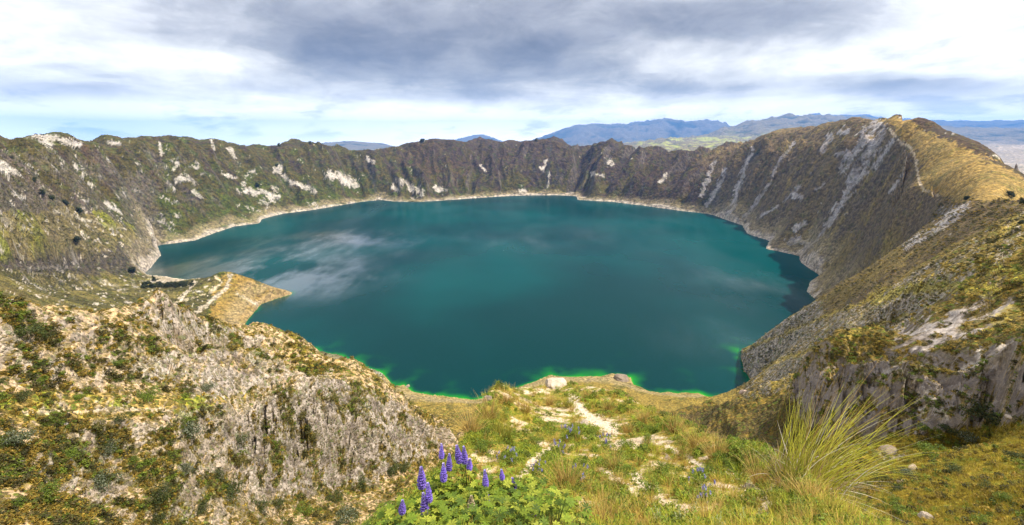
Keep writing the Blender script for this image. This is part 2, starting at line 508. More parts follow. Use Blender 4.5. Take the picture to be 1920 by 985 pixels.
# ground round the photographer's feet and the hidden drops behind the knoll
for px in (-1200, -400, 300, 700, 960, 1200, 1600, 2300):
    addz(px, 0.5, -1.68)
    addz(px, 1.2, -1.95)
for px, D, z in [(700, 9, -12), (760, 9, -10), (820, 12, -12.5), (640, 14, -18), (560, 18, -21.5), (460, 15, -16.5), (300, 20, -18), (100, 17, -14.5), (0, 20, -16), (300, 12, -12), (100, 11, -10), (-100, 10, -8), (860, 18, -20), (900, 26, -26), (960, 36, -34), (1040, 38, -34), (1120, 36, -33), (1200, 30, -28), (1280, 24, -22), (1360, 18, -17.5),
                 (1440, 14, -13.5), (1520, 11, -10.5), (1600, 10, -10.5), (1700, 10, -9), (1850, 10, -9), (2000, 10, -9), (1750, 14, -12), (1900, 14, -11.5), (2050, 14, -11.5), (960, 80, -82), (1100, 80, -80), (1200, 70, -66), (1300, 60, -52), (1000, 200, -170), (1150, 200, -165), (1000, 400, -290), (1120, 400, -285), (1030, 550, -352), (930, 480, -340),
                 (300, 150, -95), (100, 120, -70), (0, 100, -50), (500, 170, -120), (650, 160, -130), (740, 150, -135), (300, 300, -190), (100, 300, -140), (500, 300, -240), (650, 300, -260), (300, 550, -290), (100, 500, -200), (500, 550, -345), (620, 520, -350), (-200, 100, -20), (-200, 300, -80), (-200, 700, -100),
                 (-200, 1100, -60), (2100, 100, -20), (2100, 50, -24), (2100, 24, -15.5), (-200, 40, -14.5), (-200, 24, -13), (2200, 700, -250), (2300, 1500, -500), (2000, 3000, -520), (1800, 5000, -560), (-300, 5000, -640), (400, 5000, -700), (960, 5000, -720), (1400, 5000, -680),
                 (-1500, 10, -3), (-1500, 60, 5), (-1500, 300, 0), (-1500, 1500, -60), (-1500, 4000, -500), (3500, 10, -4), (3500, 60, -8), (3500, 300, -60), (3500, 1500, -500), (3500, 4000, -600)]:
    addz(px, D, z)

CT = np.array(CTRL)


class RBF:
    """multiquadric interpolation with a linear trend in (azimuth, log distance)"""
    def __init__(self, pts, c=0.010, reg=1e-3):
        # merge points that nearly coincide
        key = np.round(pts[:, :2] / 0.006).astype(int)
        _, inv = np.unique(key, axis=0, return_inverse=True)
        inv = inv.ravel()
        cnt = np.bincount(inv)
        pts = np.stack([np.bincount(inv, pts[:, k]) / cnt for k in range(3)], 1)
        self.x = pts[:, :2]
        n = len(pts)
        d2 = ((self.x[:, None] - self.x[None]) ** 2).sum(2)
        A = np.zeros((n + 3, n + 3))
        A[:n, :n] = -np.sqrt(d2 + c * c) + np.eye(n) * reg
        A[:n, n] = 1
        A[:n, n + 1:] = self.x
        A[n:, :n] = A[:n, n:].T
        b = np.zeros(n + 3)
        b[:n] = pts[:, 2]
        s = np.linalg.solve(A, b)
        self.wt, self.lin, self.c = s[:n], s[n:], c

    def __call__(self, az, ln):
        out = np.empty(len(az))
        for s in range(0, len(az), 20000):
            a = az[s:s + 20000].astype(np.float32)
            l = ln[s:s + 20000].astype(np.float32)
            d = (a[:, None] - self.x[None, :, 0].astype(np.float32)) ** 2 + (l[:, None] - self.x[None, :, 1].astype(np.float32)) ** 2
            out[s:s + 20000] = -np.sqrt(d + self.c ** 2) @ self.wt.astype(np.float32) + self.lin[0] + self.lin[1] * a + self.lin[2] * l
        return out


def soft_in(px, py, poly, w=45.0):
    m = inside(px, py, poly).astype(float)
    k = np.nonzero(m)[0]
    if len(k):
        m[k] = sstep(poly_dist(px[k], py[k], poly + poly[:1]), 0, w)
    return m


def grid_field(rbf, az, ln):
    A, L = np.meshgrid(az, ln, indexing='ij')
    return rbf(A.ravel(), L.ravel()).reshape(A.shape)


def bilinear(F, az0, daz, ln0, dln, a, l):
    i = np.clip((a - az0) / daz, 0, F.shape[0] - 1.001)
    j = np.clip((l - ln0) / dln, 0, F.shape[1] - 1.001)
    i0 = i.astype(int); j0 = j.astype(int)
    u = i - i0; v = j - j0
    return (F[i0, j0] * (1 - u) + F[i0 + 1, j0] * u) * (1 - v) + (F[i0, j0 + 1] * (1 - u) + F[i0 + 1, j0 + 1] * u) * v


AZ0, AZ1, LN0, LN1 = -1.9, 1.9, math.log(0.5), math.log(5200.0)
_rb = RBF(CT)
NGA, NGL = 820, 640
_ga = np.linspace(AZ0, AZ1, NGA)
_gl = np.linspace(LN0, LN1, NGL)
QF = grid_field(_rb, _ga, _gl)


def base_q(a, l):
    return bilinear(QF, AZ0, _ga[1] - _ga[0], LN0, _gl[1] - _gl[0], a, l)


def shore_sd(x, y):
    """signed distance to the shoreline, positive inside the lake"""
    n = len(SHORE_F)
    best = np.full(x.shape, 1e12)
    ins = np.zeros(x.shape, bool)
    for i in range(n):
        x0, y0 = SHORE_F[i]
        x1, y1 = SHORE_F[(i + 1) % n]
        ex, ey = x1 - x0, y1 - y0
        L = ex * ex + ey * ey + 1e-12
        t = np.clip(((x - x0) * ex + (y - y0) * ey) / L, 0, 1)
        best = np.minimum(best, (x - x0 - t * ex) ** 2 + (y - y0 - t * ey) ** 2)
        if y0 != y1:
            ins ^= ((y0 > y) != (y1 > y)) & (x < (x1 - x0) * (y - y0) / (y1 - y0) + x0)
    return np.sqrt(best) * np.where(ins, 1, -1)


def terrain_z(a, l):
    """height of the ground at azimuth a and log-distance l, with all relief"""
    D = np.exp(l)
    z = base_q(a, l) * (D + 2.0)
    x, y = D * np.sin(a), D * np.cos(a)
    # scale-free roughness in conformal log-polar coordinates
    lp = np.stack([a, l, np.zeros_like(a)], 1)
    px, py = project(x, y, z)
    rough = np.interp(l, np.log([0.5, 3, 8, 20, 60, 120, 400, 900, 3000]), [0.006, 0.006, 0.007, 0.008, 0.026, 0.028, 0.016, 0.007, 0.0035])
    # smoother meadow, lower right
    mead = soft_in(px, py, [(1600, 850), (1740, 812), (1990, 785), (1990, 1100), (1600, 1100)], 60) * ((D < 90) & (D > 8))
    rough = rough * (1 - 0.65 * mead)
    n1 = fbm(lp * 9.0, 6, 0.55, off=3.1)
    n2 = fbm(lp * 14.0, 5, 0.55, off=41.7, ridged=True)
    # eroded rock: buttresses, flutes and ledges push the steep faces in and out
    cl = (D < 130) * soft_in(px, py, [(420, 752), (540, 705), (640, 680), (720, 715), (845, 830), (770, 890), (640, 935), (520, 945), (425, 905)], 30)
    rk = (D < 140) * soft_in(px, py, [(1430, 700), (1560, 665), (1690, 600), (1990, 560), (1990, 800), (1720, 840), (1620, 825), (1490, 795)], 25)
    gen = sstep(D, 26, 36) * (1 - sstep(D, 420, 700)) * (1 - mead)
    wm = np.maximum(np.maximum(cl, rk), (0.5 + 0.35 * (px > 1300)) * gen)
    idx = np.nonzero(wm > 0)[0]
    if len(idx):
        k = np.clip(D[idx] / 62, 0.5, 4.5)
        p = np.stack([x[idx] / k / 7.5, y[idx] / k / 7.5, z[idx] / k / 8.5], 1)
        wv_ = fbm(p * 0.8, 2, off=19.0)
        r = fbm(p + 0.45 * wv_[:, None], 6, 0.56, off=9.0, ridged=True) - 0.25
        fl = 1 - 2 * np.abs(perlin(np.stack([a[idx] * 30 + wv_ * 1.4, z[idx] / k / 22, x[idx] * 0], 1), 29.0)) - 0.3
        led = perlin(np.stack([a[idx] * 9, x[idx] * 0, z[idx] / k / 3.4 + wv_ * 0.8], 1), 33.0)
        sh = k * wm[idx] * (5.6 * r + 0.25 * fl + 1.4 * led)
        l2 = l[idx] + sh / D[idx]
        z[idx] = base_q(a[idx], l2) * (np.exp(l2) + 2.0)
        z[idx] += 0.45 * k * wm[idx] * fbm(p * 3.1, 4, 0.55, off=57.0, ridged=True)
    z = z + D * rough * (0.8 * n1 + 0.55 * n2) * (1 - 0.55 * np.maximum(cl, rk))
    # the crater walls: gullies and ribs that run down to the lake
    w = np.nonzero(D > 380)[0]
    if len(w):
        X, Y = x[w], y[w]
        sd = shore_sd(X, Y)
        out = np.clip(-sd, 0, None)
        ang = np.arctan2(X - LAKE_C[0], Y - LAKE_C[1])
        rad = np.hypot(X - LAKE_C[0], Y - LAKE_C[1])
        wp = fbm(np.stack([X / 260, Y / 260, np.zeros_like(X)], 1), 3, off=5.0)
        # right-hand gullies lean: shear them with height
        s = ang * 1000.0 + wp * 55.0
        far = sstep(D[w], 700, 1400)
        g1 = 1 - np.abs(perlin(np.stack([s / 95, rad / 900, np.full_like(X, 2.0)], 1), 7.0)) * 2
        g0 = 1 - np.abs(perlin(np.stack([s / 230, rad / 1600, np.full_like(X, 8.0)], 1), 47.0)) * 2
        g2 = 1 - np.abs(perlin(np.stack([s / 38, rad / 420, np.full_like(X, 5.0)], 1), 23.0)) * 2
        g3 = fbm(np.stack([s / 14, rad / 150, z[w] / 60], 1), 3, 0.6, off=61.0, ridged=True)
        iso = fbm(np.stack([X / 90, Y / 90, z[w] / 90], 1), 5, 0.55, off=77.0)
        up = sstep(out, 8, 120) * (1 - 0.75 * sstep(z[w], -60, 10))
        bench = inside(px[w], py[w], [(-50, 500), (230, 500), (300, 470), (560, 540), (480, 620), (-50, 620)]) | ((px[w] > 1690) & (D[w] > 900) & (py[w] < 380))
        k = np.where(bench, 0.2, 1.0) * (0.8 + 0.2 * sstep(px[w], 560, 1000))
        z[w] += far * up * k * (95 * (g0 - 0.45) + 72 * (g1 - 0.45) + 28 * (g2 - 0.45) + 9 * (g3 - 0.3)) + (0.3 + 0.7 * k) * sstep(out, 4, 70) * 6.5 * iso
        rimz = sstep(z[w], -130, -40) * sstep(D[w], 1200, 1700)
        z[w] += rimz * (7.0 * fbm(np.stack([X / 120, Y / 120, X * 0], 1), 5, 0.6, off=83.0, ridged=True) - 2.5)
        # near shore bench is smoother; keep land above water and the bed below it
        z[w] = np.where(sd > 0, np.minimum(z[w], LAKE_Z - 0.25 - 0.35 * np.clip(sd, 0, 80)), np.maximum(z[w], LAKE_Z + 0.25 + 0.22 * np.clip(out, 0, 22)))
    return z
# ------------------------------------------------------------------ mesh helpers
def grid_mesh(name, V, nc, nr, mat, attrs=None, smooth=True, keep=None):
    """V: (nc*nr,3), column-major grid -> mesh object"""
    me = bpy.data.meshes.new(name)
    idx = np.arange(nc * nr).reshape(nc, nr)
    quads = np.stack([idx[:-1, :-1], idx[1:, :-1], idx[1:, 1:], idx[:-1, 1:]], 2).reshape(-1, 4)
    if keep is not None:
        quads = quads[keep]
    return raw_mesh(name, V, quads, mat, attrs, smooth)


def raw_mesh(name, V, faces, mat, attrs=None, smooth=True, link=True):
    me = bpy.data.meshes.new(name)
    faces = np.asarray(faces)
    k = faces.shape[1]
    me.vertices.add(len(V))
    me.vertices.foreach_set('co', np.asarray(V, np.float32).ravel())
    me.loops.add(faces.size)
    me.loops.foreach_set('vertex_index', faces.astype(np.int32).ravel())
    me.polygons.add(len(faces))
    me.polygons.foreach_set('loop_start', np.arange(0, faces.size, k, dtype=np.int32))
    try:
        me.polygons.foreach_set('loop_total', np.full(len(faces), k, dtype=np.int32))
    except Exception:
        pass
    me.polygons.foreach_set('use_smooth', np.full(len(faces), smooth, dtype=bool))
    me.update(calc_edges=True)
    for nm, dat in (attrs or {}).items():
        dat = np.asarray(dat, np.float32)
        if dat.ndim == 1:
            at_ = me.attributes.new(nm, 'FLOAT', 'POINT')
            at_.data.foreach_set('value', dat)
        else:
            at_ = me.attributes.new(nm, 'FLOAT_VECTOR', 'POINT')
            at_.data.foreach_set('vector', dat.ravel())
    if isinstance(mat, (list, tuple)):
        for m_ in mat:
            me.materials.append(m_)
    else:
        me.materials.append(mat)
    if not link:
        return me
    o = bpy.data.objects.new(name, me)
    COL.objects.link(o)
    return o


def new_mat(name):
    m = bpy.data.materials.new(name)
    m.use_nodes = True
    t = NT(m.node_tree)
    b = t.n['Principled BSDF']
    return m, t, b


def mixc(a, b, t):
    t = np.asarray(t)[:, None]
    return a * (1 - t) + np.asarray(b) * t


# ------------------------------------------------------------------ ground material
M_ground, t, b = new_mat("ground_soil_rock_grass")
alb = t.attr("albedo")[1]
lp = t.attr("lp")[1]
rockA = t.attr("rock")[2]
vegA = t.attr("veg")[2]
dist = t.attr("dist")[2]
f1 = t.noise(lp, 160.0, 5.0, 0.62)
f2 = t.noise(lp, 420.0, 3.0, 0.6)
grain = t.m('SUBTRACT', 1.0, t.m('MULTIPLY', rockA, 0.6))
col = t.mix(grain, alb, t.mix(t.mr(f1, 0.3, 0.7), (0.42, 0.42, 0.44), (1.5, 1.46, 1.36)), 'MULTIPLY')
col = t.mix(grain, col, t.mix(t.mr(f2, 0.3, 0.7), (0.7, 0.7, 0.72), (1.3, 1.28, 1.25)), 'MULTIPLY')
# low tussocks and shrubs that dot the slopes
vd = t.voro(lp, 115.0)
vn = t.noise(lp, 60.0, 3.0, 0.6)
vd2 = t.voro(t.vm('ADD', lp, t.vm('SCALE', t.noise(lp, 90.0, 2.0, color=True), scale=0.008)), 62.0)
spot2 = t.mr(t.m('ADD', vd2[0], t.m('MULTIPLY', t.m('SUBTRACT', t.noise(lp, 230.0, 3.0, 0.6), 0.5), -1.0)), 0.46, 0.30)
spot = t.m('MULTIPLY', t.mr(t.m('ADD', vd[0], t.m('MULTIPLY', t.m('SUBTRACT', vn, 0.5), -0.9)), 0.52, 0.30), vegA)
spot = t.m('MAXIMUM', spot, t.m('MULTIPLY', spot2, t.m('MULTIPLY', vegA, 0.9)))
tint = t.mix(t.mr(t.sep(vd[1])[0], 0.0, 1.0), (0.045, 0.05, 0.014), (0.16, 0.12, 0.025))
tint = t.mix(t.mr(t.sep(vd[1])[1], 0.72, 0.9), tint, (0.10, 0.14, 0.02))
tint = t.mix(1.0, tint, t.mix(t.mr(f2, 0.3, 0.7), (0.6, 0.6, 0.6), (1.5, 1.5, 1.4)), 'MULTIPLY')
col = t.mix(spot, col, tint)
# cracks and grain in the bare rock
rk0 = t.noise(t.vm('MULTIPLY', lp, (1.0, 0.85, 0.85)), 22.0, 9.0, 0.62, 0.3)
rkv = t.voro(t.vm('ADD', t.vm('MULTIPLY', lp, (1.0, 0.8, 0.8)), t.vm('SCALE', t.noise(lp, 45.0, 4.0, 0.6, color=True), scale=0.02)), 52.0)
rk1 = t.m('ADD', t.m('MULTIPLY', rk0, 0.65), t.m('MULTIPLY', t.sep(rkv[1])[0], 0.35))
col = t.mix(t.m('MULTIPLY', t.mr(rk1, 0.46, 0.34), t.m('MULTIPLY', rockA, 0.55)), col, t.mix(1.0, col, (0.34, 0.31, 0.31), 'MULTIPLY'))
t.put(b.inputs['Base Color'], col)
b.inputs['Roughness'].default_value = 0.95
b.inputs['Specular IOR Level'].default_value = 0.15
bp = t.n.new('ShaderNodeBump')
hgt = t.m('ADD', t.m('MULTIPLY', f1, 0.40), t.m('MULTIPLY', f2, 0.12))
hgt = t.m('ADD', hgt, t.m('MULTIPLY', spot, 0.55))
hgt = t.m('ADD', hgt, t.m('MULTIPLY', t.m('MULTIPLY', rk1, rockA), 1.0))
t.put(bp.inputs['Height'], t.m('MULTIPLY', hgt, t.m('MULTIPLY', dist, 0.0065)))
bp.inputs['Distance'].default_value = 1.0
bp.inputs['Strength'].default_value = 0.9
t.l.new(bp.outputs[0], b.inputs['Normal'])

# ------------------------------------------------------------------ the crater as one sheet of ground
NC_IN, NR = 1250, 1050
AZC = np.concatenate([np.linspace(-1.88, -1.06, 60)[:-1], np.linspace(-1.06, 1.06, NC_IN), np.linspace(1.06, 1.88, 60)[1:]])
NC = len(AZC)
# radial sampling: equal steps of apparent height, finer where the slope faces the camera
_q = QF * (np.exp(_gl)[None] + 2.0) / np.exp(_gl)[None]
_th = np.arctan(_q)
_run = np.maximum.accumulate(_th, axis=1)
_vis = np.where(_th >= _run - 0.015, 1.0, 0.25)
_den = np.abs(np.gradient(_th, axis=1)) * _vis + 0.11 * (_gl[1] - _gl[0]) * (0.35 + 0.65 * (_vis > 0.5))
_k = np.exp(-0.5 * (np.arange(-14, 15) / 5.0) ** 2)
_k /= _k.sum()
_den = np.apply_along_axis(lambda c: np.convolve(np.pad(c, 14, mode='edge'), _k, mode='valid'), 0, _den)
_den = np.apply_along_axis(lambda c: np.convolve(np.pad(c, 14, mode='edge'), _k, mode='valid'), 1, _den)
_cum = np.concatenate([np.zeros((NGA, 1)), np.cumsum(0.5 * (_den[:, 1:] + _den[:, :-1]), axis=1)], axis=1)
_cum /= _cum[:, -1:]
A = np.repeat(AZC, NR)
Lg = np.empty((NC, NR))
_tt = np.linspace(0, 1, NR)
for c in range(NC):
    i = np.clip((AZC[c] - AZ0) / (_ga[1] - _ga[0]), 0, NGA - 1.001)
    i0 = int(i); u = i - i0
    Lg[c] = np.interp(_tt, _cum[i0] * (1 - u) + _cum[i0 + 1] * u, _gl)
Lg = Lg.ravel()
Dg = np.exp(Lg)
Zg = terrain_z(A, Lg)
# second pass: crowd the rows where the finished ground is steep, so that cliffs keep their detail
for _ in range(1):
    _l2, _z2 = Lg.reshape(NC, NR), Zg.reshape(NC, NR)
    _t2 = np.arctan(_z2 / np.exp(_l2))
    _v2 = np.where(_t2 >= np.maximum.accumulate(_t2, axis=1) - 0.012, 1.0, 0.22)
    _dd = np.abs(np.diff(_t2, axis=1)) * 0.5 * (_v2[:, 1:] + _v2[:, :-1]) + 0.075 * np.diff(_l2, axis=1)
    # density against log distance, smoothed between neighbouring columns
    _lu = np.linspace(LN0, LN1, 2400)
    _cd = np.stack([np.interp(_lu, _l2[c], np.concatenate([[0], np.cumsum(_dd[c])])) for c in range(NC)])
    _ds = np.diff(_cd, axis=1)
    _kc = np.exp(-0.5 * (np.arange(-9, 10) / 4.0) ** 2); _kc /= _kc.sum()
    _pd = np.pad(_ds, ((9, 9), (0, 0)), mode='edge')
    _ds = sum(_kc[j] * _pd[j:j + NC] for j in range(19))
    _pd = np.pad(_ds, ((0, 0), (4, 4)), mode='edge')
    _kr = np.exp(-0.5 * (np.arange(-4, 5) / 2.0) ** 2); _kr /= _kr.sum()
    _ds = sum(_kr[j] * _pd[:, j:j + _ds.shape[1]] for j in range(9))
    _cd = np.concatenate([np.zeros((NC, 1)), np.cumsum(_ds, axis=1)], axis=1)
    _cd /= _cd[:, -1:]
    Lg = np.stack([np.interp(_tt, _cd[c], _lu) for c in range(NC)]).ravel()
    Dg = np.exp(Lg)
    Zg = terrain_z(A, Lg)
Xg, Yg = Dg * np.sin(A), Dg * np.cos(A)
# bring the crest of the rim to its surveyed heights
_ra, _rw = ray([r[0] for r in RIM], [r[1] for r in RIM])
_z2, _d2, _l2 = Zg.reshape(NC, NR), Dg.reshape(NC, NR), Lg.reshape(NC, NR)
_lr = np.interp(AZC, _ra, np.log([r[2] for r in RIM]))
_ww = np.where(np.abs(_l2 - _lr[:, None]) < 0.16, _z2 / _d2, -9)
_cor = np.where((AZC > _ra[2]) & (AZC < _ra[-1]), np.interp(AZC, _ra, _rw) - _ww.max(1), 0.0) * sstep(_ra[-1] - AZC, 0.0, 0.03)
_g = np.exp(-0.5 * (np.arange(-12, 13) / 3.0) ** 2)
_cor = np.convolve(np.pad(_cor, 12, mode='edge'), _g / _g.sum(), mode='valid')
Zg = (_z2 + _d2 * _cor[:, None] * np.exp(-((_l2 - _lr[:, None]) / 0.10) ** 2) * (_d2 > 1150)).ravel()
V = np.stack([Xg, Yg, Zg], 1)

# slope of the ground, for the bare rock
G = V.reshape(NC, NR, 3)
du = np.gradient(G, axis=0); dv = np.gradient(G, axis=1)
Nn = np.cross(du, dv)
Nn /= np.linalg.norm(Nn, axis=2, keepdims=True) + 1e-12
Nn *= np.sign(Nn[:, :, 2:3])
slope = np.degrees(np.arccos(np.clip(Nn[:, :, 2], -1, 1))).ravel()
PX, PY = project(Xg, Yg, Zg)
front = Yg > -0.1


def reg(poly, lo=0.0, hi=1e9, soft=0.0):
    m = inside(PX + JX, PY + JY, poly) & (Dg > lo) & (Dg < hi) & front
    return m


def stroke(ln, w, lo, hi):
    """a band of ground along a line that the photograph shows"""
    r = np.zeros(len(PX))
    xs = [p[0] for p in ln]; ys = [p[1] for p in ln]
    pad = w * 3
    s = np.nonzero((PX > min(xs) - pad) & (PX < max(xs) + pad) & (PY > min(ys) - pad) & (PY < max(ys) + pad) & (Dg > lo) & (Dg < hi) & front)[0]
    if len(s):
        d = poly_dist(PX[s] + nz3[s] * w * 1.6, PY[s] + nz2[s] * w * 0.8, ln)
        r[s] = sstep(1.25 - d / w + nz3[s] * 1.3 + nz4[s] * 1.3 + nz2[s] * 0.9 + gz[s] * 1.0, 0.35, 0.6) * (d < w * 2.4)
    return r


LP3 = np.stack([A, Lg, Zg / (Dg + 2.0)], 1)
nz1 = fbm(LP3 * 6.0, 5, 0.6, off=11.0)
nz2 = fbm(LP3 * 22.0, 5, 0.62, off=31.0)
nz3 = fbm(LP3 * 60.0, 4, 0.62, off=51.0)
nz4 = fbm(LP3 * 150.0, 3, 0.6, off=151.0)
far = Dg > 430
SD = np.full(len(A), -1e4)
_w = np.nonzero(far & (Dg < 4000))[0]
SD[_w] = shore_sd(Xg[_w], Yg[_w])
ANG = np.arctan2(Xg - LAKE_C[0], Yg - LAKE_C[1])
RAD = np.hypot(Xg - LAKE_C[0], Yg - LAKE_C[1])
gz = np.zeros(len(A), np.float32)
gz2 = np.zeros(len(A), np.float32)
gz[_w] = fbm(np.stack([ANG[_w] * 1000 / 30 + nz2[_w] * 2, RAD[_w] / 170, Zg[_w] / 200], 1), 4, 0.6, off=91.0)
gz2[_w] = fbm(np.stack([Xg[_w] / 75, Yg[_w] / 75, Zg[_w] / 45], 1), 5, 0.6, off=97.0)

# albedo, zone by zone
BROWN, PURPLE, OLIVE, GREEN, GOLD = map(np.array, [(.066, .043, .027), (.046, .032, .029), (.066, .057, .014), (.055, .080, .010), (.30, .20, .045)])  # wall brown and purple darkened in place of a cloud's shadow
TAN, WHITE, GREY, DARK = map(np.array, [(.44, .34, .225), (.60, .55, .50), (.37, .325, .285), (.15, .13, .12)])
JX = nz2 * 38 + nz3 * 22 + nz1 * 20
JY = np.roll(nz2, 977) * 20 + np.roll(nz3, 431) * 14
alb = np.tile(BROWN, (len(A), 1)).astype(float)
_n = Dg < 430
alb[_n] = mixc(np.tile(np.array((.24, .17, .04)), (int(_n.sum()), 1)), np.array((.10, .085, .025)), sstep(nz2[_n] + 0.5 * nz1[_n], -0.1, 0.3))
rock = np.zeros(len(A)); veg = np.where(_n, 0.6, 0.0)

# crater walls
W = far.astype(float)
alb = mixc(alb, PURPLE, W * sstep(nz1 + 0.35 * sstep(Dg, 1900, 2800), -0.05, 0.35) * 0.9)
lowf = 1 - sstep(Zg, LAKE_Z + 60, LAKE_Z + 260)
leftw = 1 - sstep(PX, 560, 900)
alb = mixc(alb, OLIVE, W * sstep(gz + 0.25 * nz1 + 0.40 * leftw + 0.26 * lowf, 0.12, 0.46) * 0.85)
alb = mixc(alb, GREEN, W * sstep(gz2 + 0.22 * leftw + 0.22 * lowf * (1 - sstep(PX, 950, 1150)), 0.22, 0.55) * 0.7)
# pale scars: rock that shows through where the slope is raw
sc = sstep(0.6 * gz + 0.75 * gz2 + 0.25 * nz3 + 0.35 * nz4 + 0.13 * leftw - 0.10 * sstep(Dg, 1800, 2600), 0.36, 0.46)
alb = mixc(alb, WHITE * 0.85, W * sc * 0.85)
rock = np.maximum(rock, W * sc * 0.6)
st_ = W * sstep(slope + nz2 * 22, 58, 74) * 0.6
alb = mixc(alb, np.array((.15, .125, .115)), st_)
# right wall: olive-brown with long pale streaks
rw = reg([(1310, 290), (1460, 240), (1610, 215), (1680, 225), (1735, 360), (1800, 375), (1920, 385), (1920, 480), (1700, 530), (1545, 600), (1500, 480), (1390, 430)], 400).astype(float)
alb = mixc(alb, np.array((.165, .122, .062)), rw * (0.45 + 0.4 * sstep(nz1 + gz, -0.1, 0.4)) * (1 - sc))
alb = mixc(alb, np.array((.24, .18, .055)), rw * sstep(gz + 0.4 * sstep(PY, 380, 520), 0.15, 0.5) * 0.7 * (1 - sc))
for ln, w in [
    ([(1645, 232), (1618, 262), (1592, 300), (1580, 318)], 9), ([(1660, 240), (1640, 275), (1622, 305), (1618, 325), (1592, 350), (1575, 385), (1560, 410), (1550, 424)], 7), ([(1632, 270), (1610, 322), (1598, 335)], 9),
    ([(1675, 265), (1655, 290), (1640, 315)], 5), ([(1490, 268), (1460, 305), (1445, 340), (1420, 378), (1395, 412)], 3), ([(1412, 280), (1398, 310), (1385, 350), (1375, 385), (1362, 405)], 5), ([(1345, 288), (1330, 325), (1316, 365)], 5),
    ([(1360, 318), (1345, 355), (1325, 385)], 4), ([(1500, 350), (1460, 385), (1420, 410)], 3), ([(1545, 432), (1527, 452), (1508, 468)], 3.5), ([(1510, 418), (1490, 432)], 5), ([(1480, 455), (1500, 452), (1520, 460)], 6),
    ([(1500, 370), (1492, 368)], 6), ([(1545, 345), (1530, 355)], 4), ([(1590, 285), (1570, 292)], 5), ([(1555, 258), (1543, 280)], 6), ([(1575, 250), (1590, 246)], 4), ([(1600, 360), (1580, 378), (1570, 395)], 5),
    ([(1810, 385), (1790, 405), (1765, 420)], 9), ([(1770, 425), (1730, 448), (1700, 460)], 6), ([(1800, 392), (1770, 402)], 9), ([(1700, 300), (1690, 330)], 3), ([(1685, 340), (1670, 360)], 3),
]:
    s_ = stroke(ln, w, 420, 2700) * (0.55 + 0.45 * sstep(nz3, -0.3, 0.2))
    alb = mixc(alb, np.array((.46, .425, .43)), s_ * 0.8)
    rock = np.maximum(rock, s_ * 0.7)
for ln, w in [([(520, 318), (522, 322)], 6), ([(620, 330), (650, 338), (668, 350)], 9), ([(460, 355), (490, 362), (520, 372)], 9), ([(490, 375), (500, 385)], 7), ([(535, 335), (565, 350), (590, 360)], 5), ([(520, 360), (510, 350)], 4),
              ([(330, 338), (350, 335), (365, 345)], 6), ([(325, 318), (333, 308)], 4), ([(415, 325), (440, 333)], 5), ([(365, 360), (378, 370)], 5), ([(640, 340), (655, 345)], 7), ([(690, 300), (700, 305)], 5),
              ([(755, 340), (775, 355), (790, 362)], 7), ([(820, 352), (835, 358)], 6), ([(738, 350), (745, 358)], 5), ([(975, 358), (985, 360)], 6), ([(1025, 300), (1018, 320)], 4), ([(1030, 325), (1027, 352)], 3), ([(1140, 300), (1150, 310)], 5),
              ([(1110, 325), (1130, 330)], 4), ([(1240, 340), (1250, 325)], 4), ([(900, 310), (910, 320)], 3), ([(300, 270), (303, 292)], 3), ([(395, 262), (402, 280)], 3), ([(430, 280), (440, 295)], 4),
              ([(0, 310), (20, 320), (35, 328)], 7), ([(0, 405), (25, 420)], 6), ([(60, 255), (110, 262), (150, 272)], 6), ([(80, 268), (95, 272)], 5), ([(200, 268), (225, 270)], 4), ([(100, 395), (150, 410), (230, 430)], 3),
              ([(60, 505), (100, 502), (120, 505)], 7), ([(190, 525), (200, 530)], 6), ([(155, 530), (200, 527)], 5), ([(0, 470), (40, 480)], 5), ([(0, 520), (30, 528)], 5), ([(130, 520), (145, 524)], 4), ([(250, 532), (262, 545)], 4), ([(60, 512), (110, 518)], 4), ([(40, 430), (80, 440)], 4), ([(200, 380), (215, 392)], 4), ([(20, 360), (45, 372)], 5), ([(70, 540), (95, 541)], 4), ([(210, 535), (235, 545)], 5)]:
    s_ = stroke(ln, w, 700, 4000) * (0.5 + 0.5 * sstep(nz3, -0.25, 0.2))
    alb = mixc(alb, WHITE * 0.92, s_ * 0.9)
    rock = np.maximum(rock, s_ * 0.6)
# shade of clefts on the far wall, painted as dark strokes
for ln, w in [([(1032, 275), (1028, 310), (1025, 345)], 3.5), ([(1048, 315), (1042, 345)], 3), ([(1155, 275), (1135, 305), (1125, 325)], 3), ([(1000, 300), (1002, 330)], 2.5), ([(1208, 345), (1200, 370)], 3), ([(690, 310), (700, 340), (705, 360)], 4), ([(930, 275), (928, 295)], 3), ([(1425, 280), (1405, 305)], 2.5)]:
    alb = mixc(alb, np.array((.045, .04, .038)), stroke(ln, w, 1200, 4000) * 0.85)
# grassy outer slope of the right peak
og = reg([(1655, 222), (1680, 215), (1930, 340), (1930, 390), (1850, 378), (1792, 376), (1735, 362), (1722, 340), (1716, 300), (1706, 278), (1680, 262), (1664, 238)], 600).astype(float)
ogc = mixc(np.tile(np.array((.29, .195, .062)), (len(A), 1)), np.array((.17, .135, .045)), sstep(nz1 + 0.5 * nz2, -0.05, 0.45))
ogc = mixc(ogc, np.array((.50, .40, .26)), sstep(nz2 + 0.5 * nz3, 0.42, 0.6) * 0.7)
alb = mixc(alb, np.array((1., 1., 1.)), 0 * og)
alb = alb * (1 - og[:, None]) + ogc * og[:, None]
veg = np.maximum(veg, og * 0.25)
s_ = stroke([(1664, 236), (1684, 262), (1708, 277), (1718, 302), (1723, 338), (1733, 357), (1760, 366)], 2.6, 500, 2500)
alb = mixc(alb, np.array((.56, .46, .34)), s_ * 0.8)
